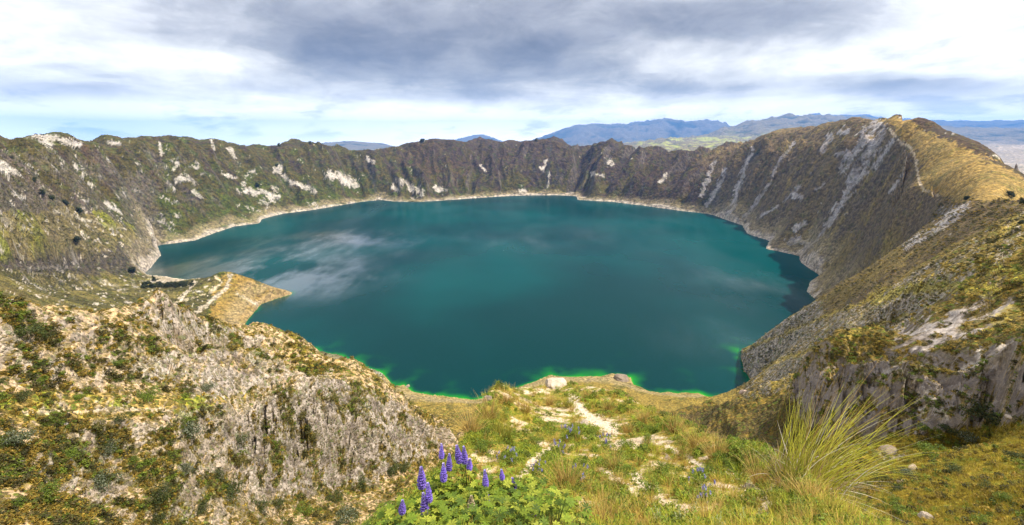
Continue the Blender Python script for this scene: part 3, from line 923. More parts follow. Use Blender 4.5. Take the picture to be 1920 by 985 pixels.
# pastures of the left slope
ps = reg([(-40, 395), (60, 400), (130, 385), (250, 420), (270, 450), (235, 460), (185, 476), (120, 482), (50, 490), (-40, 492)], 700).astype(float)
alb = mixc(alb, np.array((.23, .185, .055)), ps * (0.35 + 0.55 * sstep(nz1 + 0.6 * nz2, -0.2, 0.3)) * (1 - sc))
alb = mixc(alb, np.array((.19, .21, .025)), ps * sstep(nz1 - 0.4 * nz2, 0.05, 0.3) * 0.75)
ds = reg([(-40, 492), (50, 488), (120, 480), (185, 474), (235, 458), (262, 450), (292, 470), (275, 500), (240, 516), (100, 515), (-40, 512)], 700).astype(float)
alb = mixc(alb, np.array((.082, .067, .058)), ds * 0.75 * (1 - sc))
bn = reg([(-40, 510), (240, 512), (300, 515), (430, 512), (410, 560), (330, 590), (-40, 590)], 560, 1600).astype(float)
alb = mixc(alb, np.array((.20, .165, .055)), bn * (0.5 + 0.4 * sstep(nz2, -0.2, 0.3)) * (1 - sc))
alb = mixc(alb, np.array((.060, .055, .02)), bn * sstep(fbm(np.stack([A * 6, Lg * 34, A * 0], 1), 5, 0.6, off=4.4), -0.04, 0.12) * 0.9)
lf = reg([(-40, 300), (120, 330), (260, 400), (300, 455), (240, 500), (430, 512), (420, 570), (300, 590), (-40, 590)], 600, 2400).astype(float)
alb = mixc(alb, np.array((.56, .50, .43)), lf * sstep(nz3 + 0.9 * nz4 + 0.4 * nz2, 0.34, 0.46) * 0.9)
alb = mixc(alb, np.array((.05, .05, .018)), lf * sstep(nz2 - 0.8 * nz3 - 0.3 * nz4, 0.20, 0.34) * 0.75)
# peninsula
pn = reg([(428, 512), (560, 548), (540, 570), (470, 620), (360, 612), (385, 580), (415, 545)], 800, 1500).astype(float)
alb = mixc(alb, np.array((.29, .185, .045)), pn * 0.9)
alb = mixc(alb, np.array((.20, .16, .055)), pn * sstep(nz2, -0.1, 0.25) * 0.5)
for ln, w, c in [([(434, 517), (425, 540), (400, 562), (370, 585)], 4.5, (.46, .40, .32)), ([(405, 520), (415, 530), (395, 548), (350, 562), (300, 575)], 3, (.55, .47, .33)), ([(445, 553), (470, 565), (485, 570)], 3, (.6, .5, .38)), ([(340, 560), (352, 545), (365, 530)], 4, (.55, .48, .4))]:
    alb = mixc(alb, np.array(c), stroke(ln, w, 800, 1600) * 0.85)
# benches along the near shore
nb = ((Dg > 380) & (Dg < 700) & (PX > 720) & (PX < 1480) & (PY > 690)).astype(float)
nbc = mixc(np.tile(np.array((.26, .19, .045)), (len(A), 1)), np.array((.12, .11, .03)), sstep(nz2 + 0.5 * nz3, 0.0, 0.35))
alb = alb * (1 - nb[:, None]) + nbc * nb[:, None]
# pale mineral line above the water
out = np.clip(-SD, 0, None)
sb = W * (1 - sstep(np.minimum(out * 0.6, Zg - LAKE_Z) + nz3 * 10 + nz2 * 15 + nz1 * 9, 2, 12)) * np.where(Dg > 1250, 1.0, 0.22)
alb = mixc(alb, np.array((.47, .41, .35)), sb * 0.9)
alb = mixc(alb, np.array((.30, .245, .15)), W * sstep(out, 8, 16) * (1 - sstep(out + nz2 * 20, 26, 50)) * 0.55)
veg = np.where(far, np.maximum(veg, 0.22 * (1 - sc)), veg)

# spur and slopes above the lake on the right
rs = ((Dg > 130) & (Dg < 1000) & (PX > 1380) & (PY > 380) & front).astype(float) * (1 - rw) * (1 - og)
rsc = mixc(np.tile(np.array((.20, .145, .04)), (len(A), 1)), np.array((.36, .26, .05)), sstep(nz1 + 0.5 * nz2, -0.1, 0.35))
rsc = mixc(rsc, np.array((.075, .07, .028)), sstep(nz2 - 0.4 * nz1, 0.05, 0.35) * 0.8)
rsc = mixc(rsc, np.array((.22, .23, .03)), sstep(nz2 + nz1, 0.45, 0.7) * 0.6)
rsc = mixc(rsc, np.array((.40, .36, .33)), sstep(slope + nz2 * 24 + nz3 * 16, 50, 62) * 0.8)
alb = alb * (1 - rs[:, None]) + rsc * rs[:, None]
veg = np.maximum(veg, rs * 0.6)

# dark terraces in the hollow between the knoll and the right rocks
dt = reg([(1240, 765), (1360, 755), (1480, 730), (1500, 790), (1560, 830), (1560, 880), (1480, 885), (1380, 855), (1280, 810)], 55, 420).astype(float)
dtc = mixc(np.tile(np.array((.085, .062, .026)), (len(A), 1)), np.array((.22, .15, .03)), sstep(fbm(np.stack([A * 7, Lg * 16, A * 0], 1), 4, off=14.4) + nz3 * 0.4, 0.0, 0.35))
alb = alb * (1 - dt[:, None]) + dtc * dt[:, None]
veg = np.maximum(veg, dt * 0.8)

# near slopes, both sides
ns = ((Dg > 16) & (Dg <= 145) & (PX < 900)).astype(float)
soil = mixc(np.tile(np.array((.46, .34, .20)), (len(A), 1)), np.array((.36, .25, .10)), sstep(nz2, -0.2, 0.3))
cov = sstep(nz2 + 0.9 * nz1 + 0.5 * nz3 + 0.12 * nz4, -0.10, 0.14)
vegc = mixc(np.tile(np.array((.30, .195, .03)), (len(A), 1)), np.array((.17, .15, .02)), sstep(nz3 + nz1, -0.1, 0.3))
vegc = mixc(vegc, np.array((.075, .062, .026)), sstep(nz2 - nz3 * 0.5, 0.05, 0.4) * 0.8)
nsc = soil * (1 - cov[:, None]) + vegc * cov[:, None]
# bare gravel on the slope above the terrace, green lawn on the terrace
gr = reg([(60, 590), (150, 580), (280, 640), (300, 720), (150, 730), (30, 720), (20, 640)], 16, 145).astype(float)
nsc = mixc(nsc, np.array((.46, .36, .26)), gr * sstep(nz3 + 0.5 * nz2, -0.25, 0.1) * 0.75)
tr = reg([(0, 740), (120, 735), (300, 742), (470, 735), (470, 768), (380, 775), (200, 785), (0, 790)], 16, 145).astype(float)
nsc = mixc(nsc, np.array((.36, .25, .05)), tr * 0.75)
nsc = mixc(nsc, np.array((.22, .27, .02)), tr * sstep(nz2 + 0.3 * nz1, -0.02, 0.2) * 0.8)
lw = reg([(0, 830), (200, 800), (420, 840), (460, 985), (0, 985)], 14, 80).astype(float)
nsc = mixc(nsc, np.array((.15, .16, .02)), lw * sstep(nz2 + 0.5 * nz1, -0.15, 0.25) * 0.6)
cr = reg([(460, 775), (530, 728), (600, 708), (640, 705), (700, 740), (760, 770), (825, 832), (770, 870), (690, 890), (640, 912), (560, 922), (470, 922), (445, 850)], 40, 135).astype(float)
cr2 = reg([(250, 690), (345, 650), (400, 640), (440, 655), (480, 700), (470, 735), (400, 745), (280, 712)], 40, 135).astype(float)
cr3 = reg([(245, 590), (280, 565), (330, 572), (385, 605), (440, 620), (440, 640), (330, 640), (280, 605)], 40, 135).astype(float)
cr4 = reg([(470, 655), (510, 665), (560, 690), (600, 700), (520, 730), (480, 740)], 40, 135).astype(float)
cr5 = reg([(350, 770), (470, 765), (460, 850), (380, 810), (300, 790)], 30, 90).astype(float)
stp = sstep(slope + nz2 * 14 + nz3 * 8, 56, 70)
rkz = sstep(slope + nz2 * 34 + nz3 * 14 + nz1 * 20, 24, 42)
bare = (1 - 0.92 * sstep(nz2 + 0.45 * nz3 + 0.35 * nz1, 0.04, 0.13))
rkz = rkz * bare
rmask = np.clip(cr * rkz + np.maximum(np.maximum(cr2, cr4), np.maximum(cr3 * 0.8, cr5 * 0.8)) * sstep(nz2 + 0.4 * nz3, -0.16, 0.1) * np.clip(bare + 0.3, 0, 1) + 0.8 * stp * bare, 0, 1)
rc = mixc(np.tile(np.array((.50, .43, .365)), (len(A), 1)), np.array((.25, .205, .17)), sstep(-nz2 + nz3 * 0.35 + nz1 * 0.5, 0.0, 0.26))
rc = mixc(rc, np.array((.62, .56, .50)), sstep(nz1 * 0.7 + nz2 * 0.6 - nz3 * 0.25, 0.02, 0.28) * 0.8)
nsc = nsc * (1 - rmask[:, None]) + rc * rmask[:, None]
alb = alb * (1 - ns[:, None]) + nsc * ns[:, None]
rock = np.maximum(rock, ns * rmask)
veg = np.maximum(veg, ns * np.clip(0.95 - 0.9 * rmask - 0.35 * gr, 0.06, 1))
for ln, w in [([(300, 845), (285, 880), (280, 905)], 6), ([(440, 775), (400, 790), (350, 830), (300, 845)], 7), ([(320, 770), (260, 768), (150, 772), (40, 775)], 4), ([(440, 772), (500, 742), (560, 718), (620, 700)], 5), ([(345, 655), (390, 645), (420, 642)], 4), ([(30, 650), (45, 700), (30, 720)], 10), ([(100, 610), (120, 650), (100, 690)], 7)]:
    alb = mixc(alb, np.array((.54, .44, .33)), stroke(ln, w, 20, 120) * 0.75)

# right rocks and meadow
nr_ = ((Dg > 14) & (Dg <= 145) & (PX > 1420) & front).astype(float) * (1 - dt)
rgc = mixc(np.tile(np.array((.17, .12, .03)), (len(A), 1)), np.array((.36, .25, .045)), sstep(nz2 + 0.6 * nz1, -0.1, 0.3))
rgc = mixc(rgc, np.array((.07, .06, .026)), sstep(nz2 - nz3 * 0.5 - nz1 * .3, 0.05, 0.35) * 0.8)
md = reg([(1640, 830), (1740, 815), (1920, 790), (1920, 1000), (1600, 1000)], 14, 75).astype(float)
mdc = mixc(np.tile(np.array((.34, .245, .028)), (len(A), 1)), np.array((.19, .21, .02)), sstep(nz2 + 0.4 * nz3, -0.12, 0.22))
mdc = mixc(mdc, np.array((.45, .27, .035)), sstep(nz1 + 0.5 * nz3, 0.12, 0.42) * 0.7)
rgc = rgc * (1 - md[:, None]) + mdc * md[:, None]
r1 = reg([(1440, 705), (1500, 698), (1580, 686), (1660, 676), (1700, 700), (1760, 715), (1800, 700), (1860, 690), (1920, 680), (1920, 780), (1880, 785), (1800, 800), (1730, 815), (1620, 800), (1530, 775), (1470, 760)], 45, 140).astype(float)
r2 = reg([(1660, 640), (1720, 600), (1790, 575), (1850, 560), (1900, 560), (1920, 590), (1850, 620), (1790, 640), (1700, 670)], 55, 145).astype(float)
r3 = reg([(1620, 640), (1700, 650), (1800, 660), (1920, 640), (1920, 660), (1800, 690), (1700, 680)], 55, 145).astype(float)
rm = np.clip(r1 * sstep(slope + nz2 * 30 + nz3 * 26 + nz1 * 10, 30, 50) * (1 - 0.9 * sstep(nz2 + 0.7 * nz3, 0.07, 0.2)) + r2 * sstep(nz2 + 0.3 * nz3, -0.15, 0.12) + r3 * 0.8 * sstep(nz2, -0.1, 0.15) + 0.8 * stp * (1 - md) * (1 - 0.9 * sstep(nz2 + 0.7 * nz3, 0.07, 0.2)), 0, 1)
rcc = mixc(np.tile(np.array((.25, .212, .19)), (len(A), 1)), np.array((.46, .40, .355)), sstep(nz2 + nz3 * 0.8 + 0.3 * nz1, 0.0, 0.35))
rcc = mixc(rcc, np.array((.54, .49, .45)), sstep(nz3 + nz2 * 0.8, 0.30, 0.5) * 0.7)
rgc = rgc * (1 - rm[:, None]) + rcc * rm[:, None]
alb = alb * (1 - nr_[:, None]) + rgc * nr_[:, None]
rock = np.maximum(rock * (1 - nr_), nr_ * rm)
veg = veg * (1 - nr_) + nr_ * np.clip(0.9 - rm - 0.45 * md, 0.05, 1)
for ln, w in [([(1695, 690), (1725, 720), (1745, 750), (1775, 785)], 8), ([(1840, 655), (1830, 685), (1800, 692)], 7), ([(1700, 715), (1705, 740), (1730, 770)], 6), ([(1880, 470), (1868, 485), (1862, 497)], 4), ([(1920, 395), (1908, 420), (1912, 440)], 3), ([(1640, 850), (1680, 860), (1700, 850)], 6), ([(1650, 700), (1690, 690)], 4)]:
    alb = mixc(alb, np.array((.60, .53, .46)), stroke(ln, w, 40, 500) * 0.8)

for ln, w, c in [([(1640, 562), (1700, 542), (1780, 535), (1870, 545)], 13, (.40, .34, .045)), ([(1850, 500), (1900, 512), (1940, 520)], 13, (.36, .33, .04)), ([(1870, 610), (1900, 585), (1940, 565)], 14, (.38, .30, .045)),
                 ([(1395, 656), (1480, 622), (1545, 594), (1640, 560)], 4, (.40, .31, .07)), ([(1560, 640), (1640, 612), (1700, 590)], 5, (.36, .28, .06)), ([(1430, 690), (1480, 668), (1540, 650)], 5, (.36, .28, .06)), ([(1880, 440), (1900, 420), (1930, 410)], 10, (.38, .30, .06))]:
    alb = mixc(alb, np.array(c), stroke(ln, w, 60, 900) * 0.75)

# the knoll: sandy soil between tussocks
kn = ((Dg <= 30) & (PX > 690) & (PX < 1680) | (Dg < 14)).astype(float)
sandc = mixc(np.tile(np.array((.56, .45, .33)), (len(A), 1)), np.array((.40, .30, .19)), sstep(nz2 + nz3, -0.1, 0.4))
covk = sstep(nz1 * 1.2 + nz2 * 0.8 + nz3 * 0.3, -0.46, -0.18)
kvc = mixc(np.tile(np.array((.30, .22, .035)), (len(A), 1)), np.array((.15, .18, .02)), sstep(nz3 + nz2, -0.15, 0.25))
knc = sandc * (1 - covk[:, None]) + kvc * covk[:, None]
for ln, w in [([(1075, 755), (1100, 780), (1150, 805)], 12), ([(1030, 845), (1000, 865), (975, 900)], 7), ([(1250, 835), (1300, 865), (1340, 890)], 5), ([(1370, 880), (1400, 905), (1440, 945)], 9), ([(1190, 895), (1240, 940), (1290, 975)], 13), ([(1130, 880), (1200, 930), (1240, 985)], 7), ([(1050, 720), (1030, 722)], 8)]:
    s_ = stroke(ln, w, 2, 40)
    knc = mixc(knc, np.array((.62, .52, .40)), s_ * 0.95)
    covk = covk * (1 - s_)
alb = alb * (1 - kn[:, None]) + knc * kn[:, None]
veg = veg * (1 - kn) + kn * 0.35 * covk
rock *= 1 - kn
SANDY = np.clip(1 - covk, 0, 1)

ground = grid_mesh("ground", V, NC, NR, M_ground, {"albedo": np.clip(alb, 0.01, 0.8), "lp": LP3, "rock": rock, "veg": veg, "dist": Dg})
ground["kind"] = "structure"
ground["label"] = "crater walls, slopes and sandy ridge around the lake"

# ------------------------------------------------------------------ the lake
M_water, t, b = new_mat("lake_water")
shal = t.attr("shallow")[2]
pos = t.n.new('ShaderNodeTexCoord').outputs['Object']
deep = t.mix(t.mr(t.noise(pos, 0.0016, 3.0, 0.5), 0.35, 0.65), (0.0, 0.026, 0.027), (0.0, 0.050, 0.050))
wc = t.mix(shal, deep, (0.012, 0.22, 0.012))
wc = t.mix(t.mr(shal, 0.75, 1.0), wc, (0.04, 0.26, 0.02))
t.put(b.inputs['Base Color'], wc)
b.inputs['IOR'].default_value = 1.33
# wind lanes: smooth water beside ruffled water
sx, sy, sz = t.sep(pos)
lane = t.noise(t.comb(t.m('MULTIPLY', sx, 0.0030), t.m('MULTIPLY', sy, 0.0013), 0.0), 1.0, 6.0, 0.6, 1.2, w=4.0)
bw = t.n.new('ShaderNodeBump')
wv = t.noise(pos, 0.16, 6.0, 0.62, 0.3)
t.put(bw.inputs['Height'], wv)
t.put(bw.inputs['Strength'], t.mr(lane, 0.30, 0.72, 0.35, 0.8))
bw.inputs['Distance'].default_value = 1.1
t.l.new(bw.outputs[0], b.inputs['Normal'])
b.inputs['Specular IOR Level'].default_value = 0.0
b.inputs['Roughness'].default_value = 1.0
gl_ = t.n.new('ShaderNodeBsdfGlossy')
gl_.inputs['Color'].default_value = (0.93, 0.97, 1.0, 1)
t.put(gl_.inputs['Roughness'], t.mr(lane, 0.30, 0.72, 0.10, 0.28))
t.l.new(bw.outputs[0], gl_.inputs['Normal'])
fr = t.n.new('ShaderNodeFresnel')
fr.inputs['IOR'].default_value = 1.33
# ruffled water sends back much less of the sky than the calm slicks
sl = t.attr('slick')[2]
fac = t.m('MULTIPLY', fr.outputs[0], t.mr(sl, 0.0, 1.0, 0.32, 2.5), clamp=True)
mx_ = t.n.new('ShaderNodeMixShader')
t.put(mx_.inputs[0], fac)
t.l.new(b.outputs[0], mx_.inputs[1])
t.l.new(gl_.outputs[0], mx_.inputs[2])
t.l.new(mx_.outputs[0], t.n['Material Output'].inputs['Surface'])
nla, nll = 620, 420
la = np.linspace(-0.98, 0.82, nla)
ll = np.linspace(math.log(430), math.log(3250), nll)
LA, LL = np.meshgrid(la, ll, indexing='ij')
LX, LY = (np.exp(LL) * np.sin(LA)).ravel(), (np.exp(LL) * np.cos(LA)).ravel()
lsd = shore_sd(LX, LY)
lpx, lpy = project(LX, LY, np.full(len(LX), LAKE_Z))
lw_ = 2.5 + 24 * np.clip(fbm(np.stack([LX / 45, LY / 45, LX * 0], 1), 3, off=2.0) + 0.12, 0, 1)
lw_ = lw_ * np.where(np.hypot(LX, LY) < 900, 1.25, 0.55)
shl = np.where(lsd > 0, np.exp(-np.clip(lsd, 0, 400) / lw_ * 1.3), 1.0)
shl *= np.where(np.hypot(LX, LY) < 900, 1.0, 0.55 * (1 - sstep(np.hypot(LX, LY), 1000, 1900)))
shl *= np.where((lpx > 1385) & (lpy < 725), 0.35, 1.0)
lnz = fbm(np.stack([LX / 260 + LY / 900, LY / 420 - LX / 1500, LX * 0], 1), 6, 0.58, off=12.0)
lnz2 = fbm(np.stack([LX / 60, LY / 170, LX * 0], 1), 5, 0.6, off=15.0)


def pool(px, py, rx, ry):
    c = at(px, py, LAKE_Z / float(ray(px, py)[1]))
    return np.exp(-((LX - c[0]) / rx) ** 2 - ((LY - c[1]) / ry) ** 2)


slick = 1.35 * pool(450, 505, 250, 180) + 1.1 * pool(560, 530, 220, 160) + 0.7 * pool(620, 450, 330, 240) + 0.45 * pool(1420, 540, 170, 200) + 0.2 * pool(1350, 640, 170, 120) + 0.25 * pool(1000, 450, 600, 260)
slick = np.clip(slick * (0.55 + 1.5 * lnz + 0.8 * lnz2), 0, 1)
idx = np.arange(nla * nll).reshape(nla, nll)
q = np.stack([idx[:-1, :-1], idx[1:, :-1], idx[1:, 1:], idx[:-1, 1:]], 2).reshape(-1, 4)
keep = lsd[q].max(1) > -45
lake = raw_mesh("lake_water", np.stack([LX, LY, np.full(len(LX), LAKE_Z)], 1), q[keep], M_water, {"shallow": shl, "slick": slick})
lake["kind"] = "structure"
lake["label"] = "deep teal crater lake with green shallows"

# ------------------------------------------------------------------ distant mountains and valleys
def FAR(D):
    return D * (1.0 + 0.9 * float(sstep(np.array(D), 4500, 11000)))


MC = []


def addm(px, py, D, dz=0):
    a, w = ray(px, py)
    D2 = FAR(D)
    MC.append((float(a), math.log(D2), float(w) + dz / D))


def linem(pts, n=4, drop=None):
    for p0, p1 in zip(pts[:-1], pts[1:]):
        for k in range(n):
            u = k / n
            addm(p0[0] + (p1[0] - p0[0]) * u, p0[1] + (p1[1] - p0[1]) * u, math.exp(math.log(p0[2]) * (1 - u) + math.log(p1[2]) * u))
    addm(*pts[-1])
    if drop:
        for p in pts:
            addm(p[0], p[1], p[2] * 1.22, -drop * p[2])
            addm(p[0], p[1], p[2] * 1.6, -drop * 1.6 * p[2])


linem([(1010, 268, 17000), (1045, 250, 17500), (1068, 240, 18000), (1085, 238, 18000), (1110, 239, 18000), (1137, 237, 18000), (1160, 240, 18000), (1185, 235, 18000), (1205, 236, 18000), (1228, 234, 18000), (1245, 233, 18000), (1270, 233, 18000), (1290, 239, 18000), (1308, 240, 18000), (1325, 241, 18000), (1345, 234, 18500), (1370, 240, 18500)], 2, 0.02)
linem([(1300, 268, 9500), (1350, 250, 10500), (1400, 236, 11500), (1440, 228, 12000), (1470, 222, 12500), (1510, 224, 13000), (1560, 226, 13500), (1620, 228, 14000)], 3, 0.03)
linem([(1500, 224, 24000), (1560, 223, 25000), (1640, 226, 25000), (1700, 228, 25000), (1740, 226, 25000), (1800, 231, 25000), (1860, 231, 25000), (1960, 231, 25000), (2200, 231, 25000)], 2, 0.02)
linem([(1200, 283, 7000), (1230, 270, 8000), (1260, 265, 8500), (1290, 272, 8000)], 2)
linem([(1180, 292, 6000), (1300, 290, 6200), (1400, 292, 6200)], 2)
linem([(1720, 250, 15000), (1800, 248, 16000), (1960, 246, 16000)], 2)
linem([(1740, 275, 10000), (1820, 262, 11500), (1900, 258, 12000), (2000, 258, 12000)], 2)
linem([(1780, 310, 7200), (1850, 298, 7600), (1920, 285, 8200), (2050, 280, 8200)], 2)
linem([(1850, 355, 5200), (1920, 345, 5300), (2050, 340, 5300)], 2)
linem([(590, 274, 12000), (610, 270, 12500), (650, 267, 13000), (690, 268, 13000), (715, 271, 13000), (735, 277, 12500)], 3, 0.03)
linem([(850, 268, 20000), (862, 262, 20500), (878, 257, 21000), (890, 254, 21000), (897, 255, 21000), (908, 254, 21000), (922, 259, 21000), (938, 268, 20500)], 2, 0.03)
for px in (-400, 0, 200, 400, 500, 760, 820, 970):
    for D, z in ((4000, -560), (8000, -700), (16000, -900), (30000, -1000), (45000, -1100)):
        a, _ = ray(px, 262)
        MC.append((float(a), math.log(FAR(D)), z / D * (1.0 if D < 5000 else 0.75)))
for px, D, z in [(1100, 4000, -600), (1100, 8000, -430), (1100, 13000, -250), (1300, 4000, -560), (1500, 4000, -600), (1500, 7000, -200), (1700, 4000, -650), (1900, 4000, -560), (2300, 4000, -500), (2300, 8000, -300), (2300, 16000, 200), (1100, 45000, -900), (1500, 45000, -300), (1900, 45000, -300), (2300, 45000, -300), (650, 9000, -500), (895, 15000, -500), (700, 45000, -1100), (2300, 30000, 300)]:
    a, _ = ray(px, 262)
    MC.append((float(a), math.log(FAR(D)), z / D * (1.0 if D < 5000 else 0.75)))
_rm = RBF(np.array(MC), c=0.006)
nma, nml = 760, 380
ma = np.linspace(-1.25, 1.25, nma)
ml = np.linspace(math.log(3700), math.log(56000), nml)
MA, ML = np.meshgrid(ma, ml, indexing='ij')
MA, ML = MA.ravel(), ML.ravel()
MD = np.exp(ML)
mz = _rm(MA, ML) * MD
mlp = np.stack([MA, ML, MA * 0], 1)
mn = fbm(mlp * 16, 6, 0.55, off=3.3, ridged=True)
mn2 = fbm(mlp * 40, 5, 0.55, off=8.3, ridged=True)
rgt = sstep(MA, 0.0, 0.3)
mz += MD * (0.015 * (mn - 0.35) + 0.007 * (mn2 - 0.3)) * (0.3 + 0.7 * rgt) * (1 - 0.45 * sstep(MA, 0.6, 0.75))
VM = np.stack([MD * np.sin(MA), MD * np.cos(MA), mz], 1)
mcol = mixc(np.tile(np.array((.085, .085, .05)), (nma * nml, 1)), np.array((.19, .165, .11)), sstep(mn, 0.0, 0.5))
mcol = mixc(mcol, np.array((.035, .048, .03)), sstep(fbm(mlp * 24, 5, 0.6, off=62.0) - 0.4 * (mn - 0.3), -0.05, 0.25) * 0.8)
mcol = mixc(mcol, np.array((.34, .36, .10)), sstep(fbm(mlp * 30, 4, off=66.0), 0.02, 0.25) * (1 - sstep(MD, 13000, 20000)) * (1 - sstep(MA, 0.5, 0.6)) * 0.8)
pale = sstep(MA, 0.66, 0.76) * (1 - sstep(MD, 14000, 24000))
mcol = mixc(mcol, np.array((.40, .34, .29)), pale * (0.45 + 0.5 * sstep(fbm(mlp * 26, 5, 0.6, off=71.0), -0.1, 0.3)))
mcol = mixc(mcol, np.array((.06, .075, .035)), sstep(fbm(mlp * 60, 4, 0.6, off=73.0), 0.28, 0.42) * 0.8 * sstep(MA, 0.2, 0.5))
M_mount, t, b = new_mat("mountain_grass_rock")
t.put(b.inputs['Base Color'], t.mix(1.0, t.attr("albedo")[1], t.mix(t.mr(t.noise(t.attr("lp")[1], 300.0, 4.0, 0.6), 0.3, 0.7), (0.7, 0.7, 0.7), (1.3, 1.3, 1.3)), 'MULTIPLY'))
b.inputs['Roughness'].default_value = 1.0
b.inputs['Specular IOR Level'].default_value = 0.0
mount = grid_mesh("mountains", VM, nma, nml, M_mount, {"albedo": mcol, "lp": mlp})
mount["kind"] = "structure"
mount["label"] = "hazy blue Andean ranges and valleys beyond the crater rim"

# ------------------------------------------------------------------ the air
M_haze = bpy.data.materials.new("haze_air")
M_haze.use_nodes = True
t = NT(M_haze.node_tree)
for n in list(t.n):
    t.n.remove(n)
pv = t.n.new('ShaderNodeVolumePrincipled')
pv.inputs['Color'].default_value = (0.12, 0.38, 1.0, 1)
pv.inputs['Density'].default_value = 2.9e-5
mo = t.n.new('ShaderNodeOutputMaterial')
t.l.new(pv.outputs[0], mo.inputs['Volume'])
hb = [(-52000, -3000, min(-1400.0, float(mz.min()) - 1)), (52000, 57000, float(max(mz.max(), Zg.max())) + 30.0)]
(x0, y0, z0), (x1, y1, z1) = hb
hv = [(x, y, z) for x in (x0, x1) for y in (y0, y1) for z in (z0, z1)]
hf = [(0, 1, 3, 2), (4, 6, 7, 5), (0, 4, 5, 1), (2, 3, 7, 6), (0, 2, 6, 4), (1, 5, 7, 3)]
haze = raw_mesh("haze", hv, hf, M_haze, smooth=False)
haze["kind"] = "stuff"
haze["label"] = "thin blue haze over the far ranges"
# ------------------------------------------------------------------ plants: helpers
RNG = np.random.RandomState(11)
VISW = (Zg / Dg).reshape(NC, NR)
VIS = (VISW >= np.maximum.accumulate(VISW, axis=1) - 0.004).ravel() & (Yg > 0)


def hit(px, py, lo=1.5, hi=4500.0):
    """the first ground met along the line of sight of a photograph pixel"""
    a, w = ray(px, py)
    l = np.linspace(math.log(lo), math.log(hi), 1400)
    ci = int(np.argmin(np.abs(AZC - float(a))))
    z = np.interp(l, Lg.reshape(NC, NR)[ci], Zg.reshape(NC, NR)[ci])
    D = np.exp(l)
    k = np.nonzero(z >= float(w) * D)[0]
    k = k[0] if len(k) else int(np.argmax(z / D))
    return np.array([D[k] * math.sin(a), D[k] * math.cos(a), z[k]]), float(D[k])


def px_scale(p):
    """metres per photograph pixel at a point"""
    return (p[1] * cos(PITCH) - p[2] * sin(PITCH)) / FPX


def plant_mat(name, trans=0.35, rough=0.6, spec=0.3):
    m, t, b = new_mat(name)
    c = t.attr("tint")[1]
    oi = t.n.new('ShaderNodeObjectInfo')
    v = t.mr(oi.outputs['Random'], 0, 1, 0.82, 1.18, smooth=False)
    c = t.vm('SCALE', c, scale=v)
    t.put(b.inputs['Base Color'], c)
    b.inputs['Roughness'].default_value = rough
    b.inputs['Specular IOR Level'].default_value = spec
    if trans > 0:
        tr = t.n.new('ShaderNodeBsdfTranslucent')
        t.put(tr.inputs['Color'], c)
        mx = t.n.new('ShaderNodeMixShader')
        mx.inputs[0].default_value = trans
        t.l.new(b.outputs[0], mx.inputs[1])
        t.l.new(tr.outputs[0], mx.inputs[2])
        t.l.new(mx.outputs[0], t.n['Material Output'].inputs['Surface'])
    return m


M_grass = plant_mat("dry_grass_blades")
M_leaf = plant_mat("green_leaves")
M_petal = plant_mat("lupin_petals", 0.3, 0.5)
M_stem = plant_mat("plant_stems", 0.0, 0.7)


class PM:
    """collects quads with a colour per vertex"""
    def __init__(self):
        self.V, self.F, self.T, self.n = [], [], [], 0

    def add(self, V, F, T):
        self.V.append(np.asarray(V, float)); self.F.append(np.asarray(F, int) + self.n); self.T.append(np.asarray(T, float))
        self.n += len(V)

    def arrays(self):
        return np.concatenate(self.V), np.concatenate(self.F), np.concatenate(self.T)


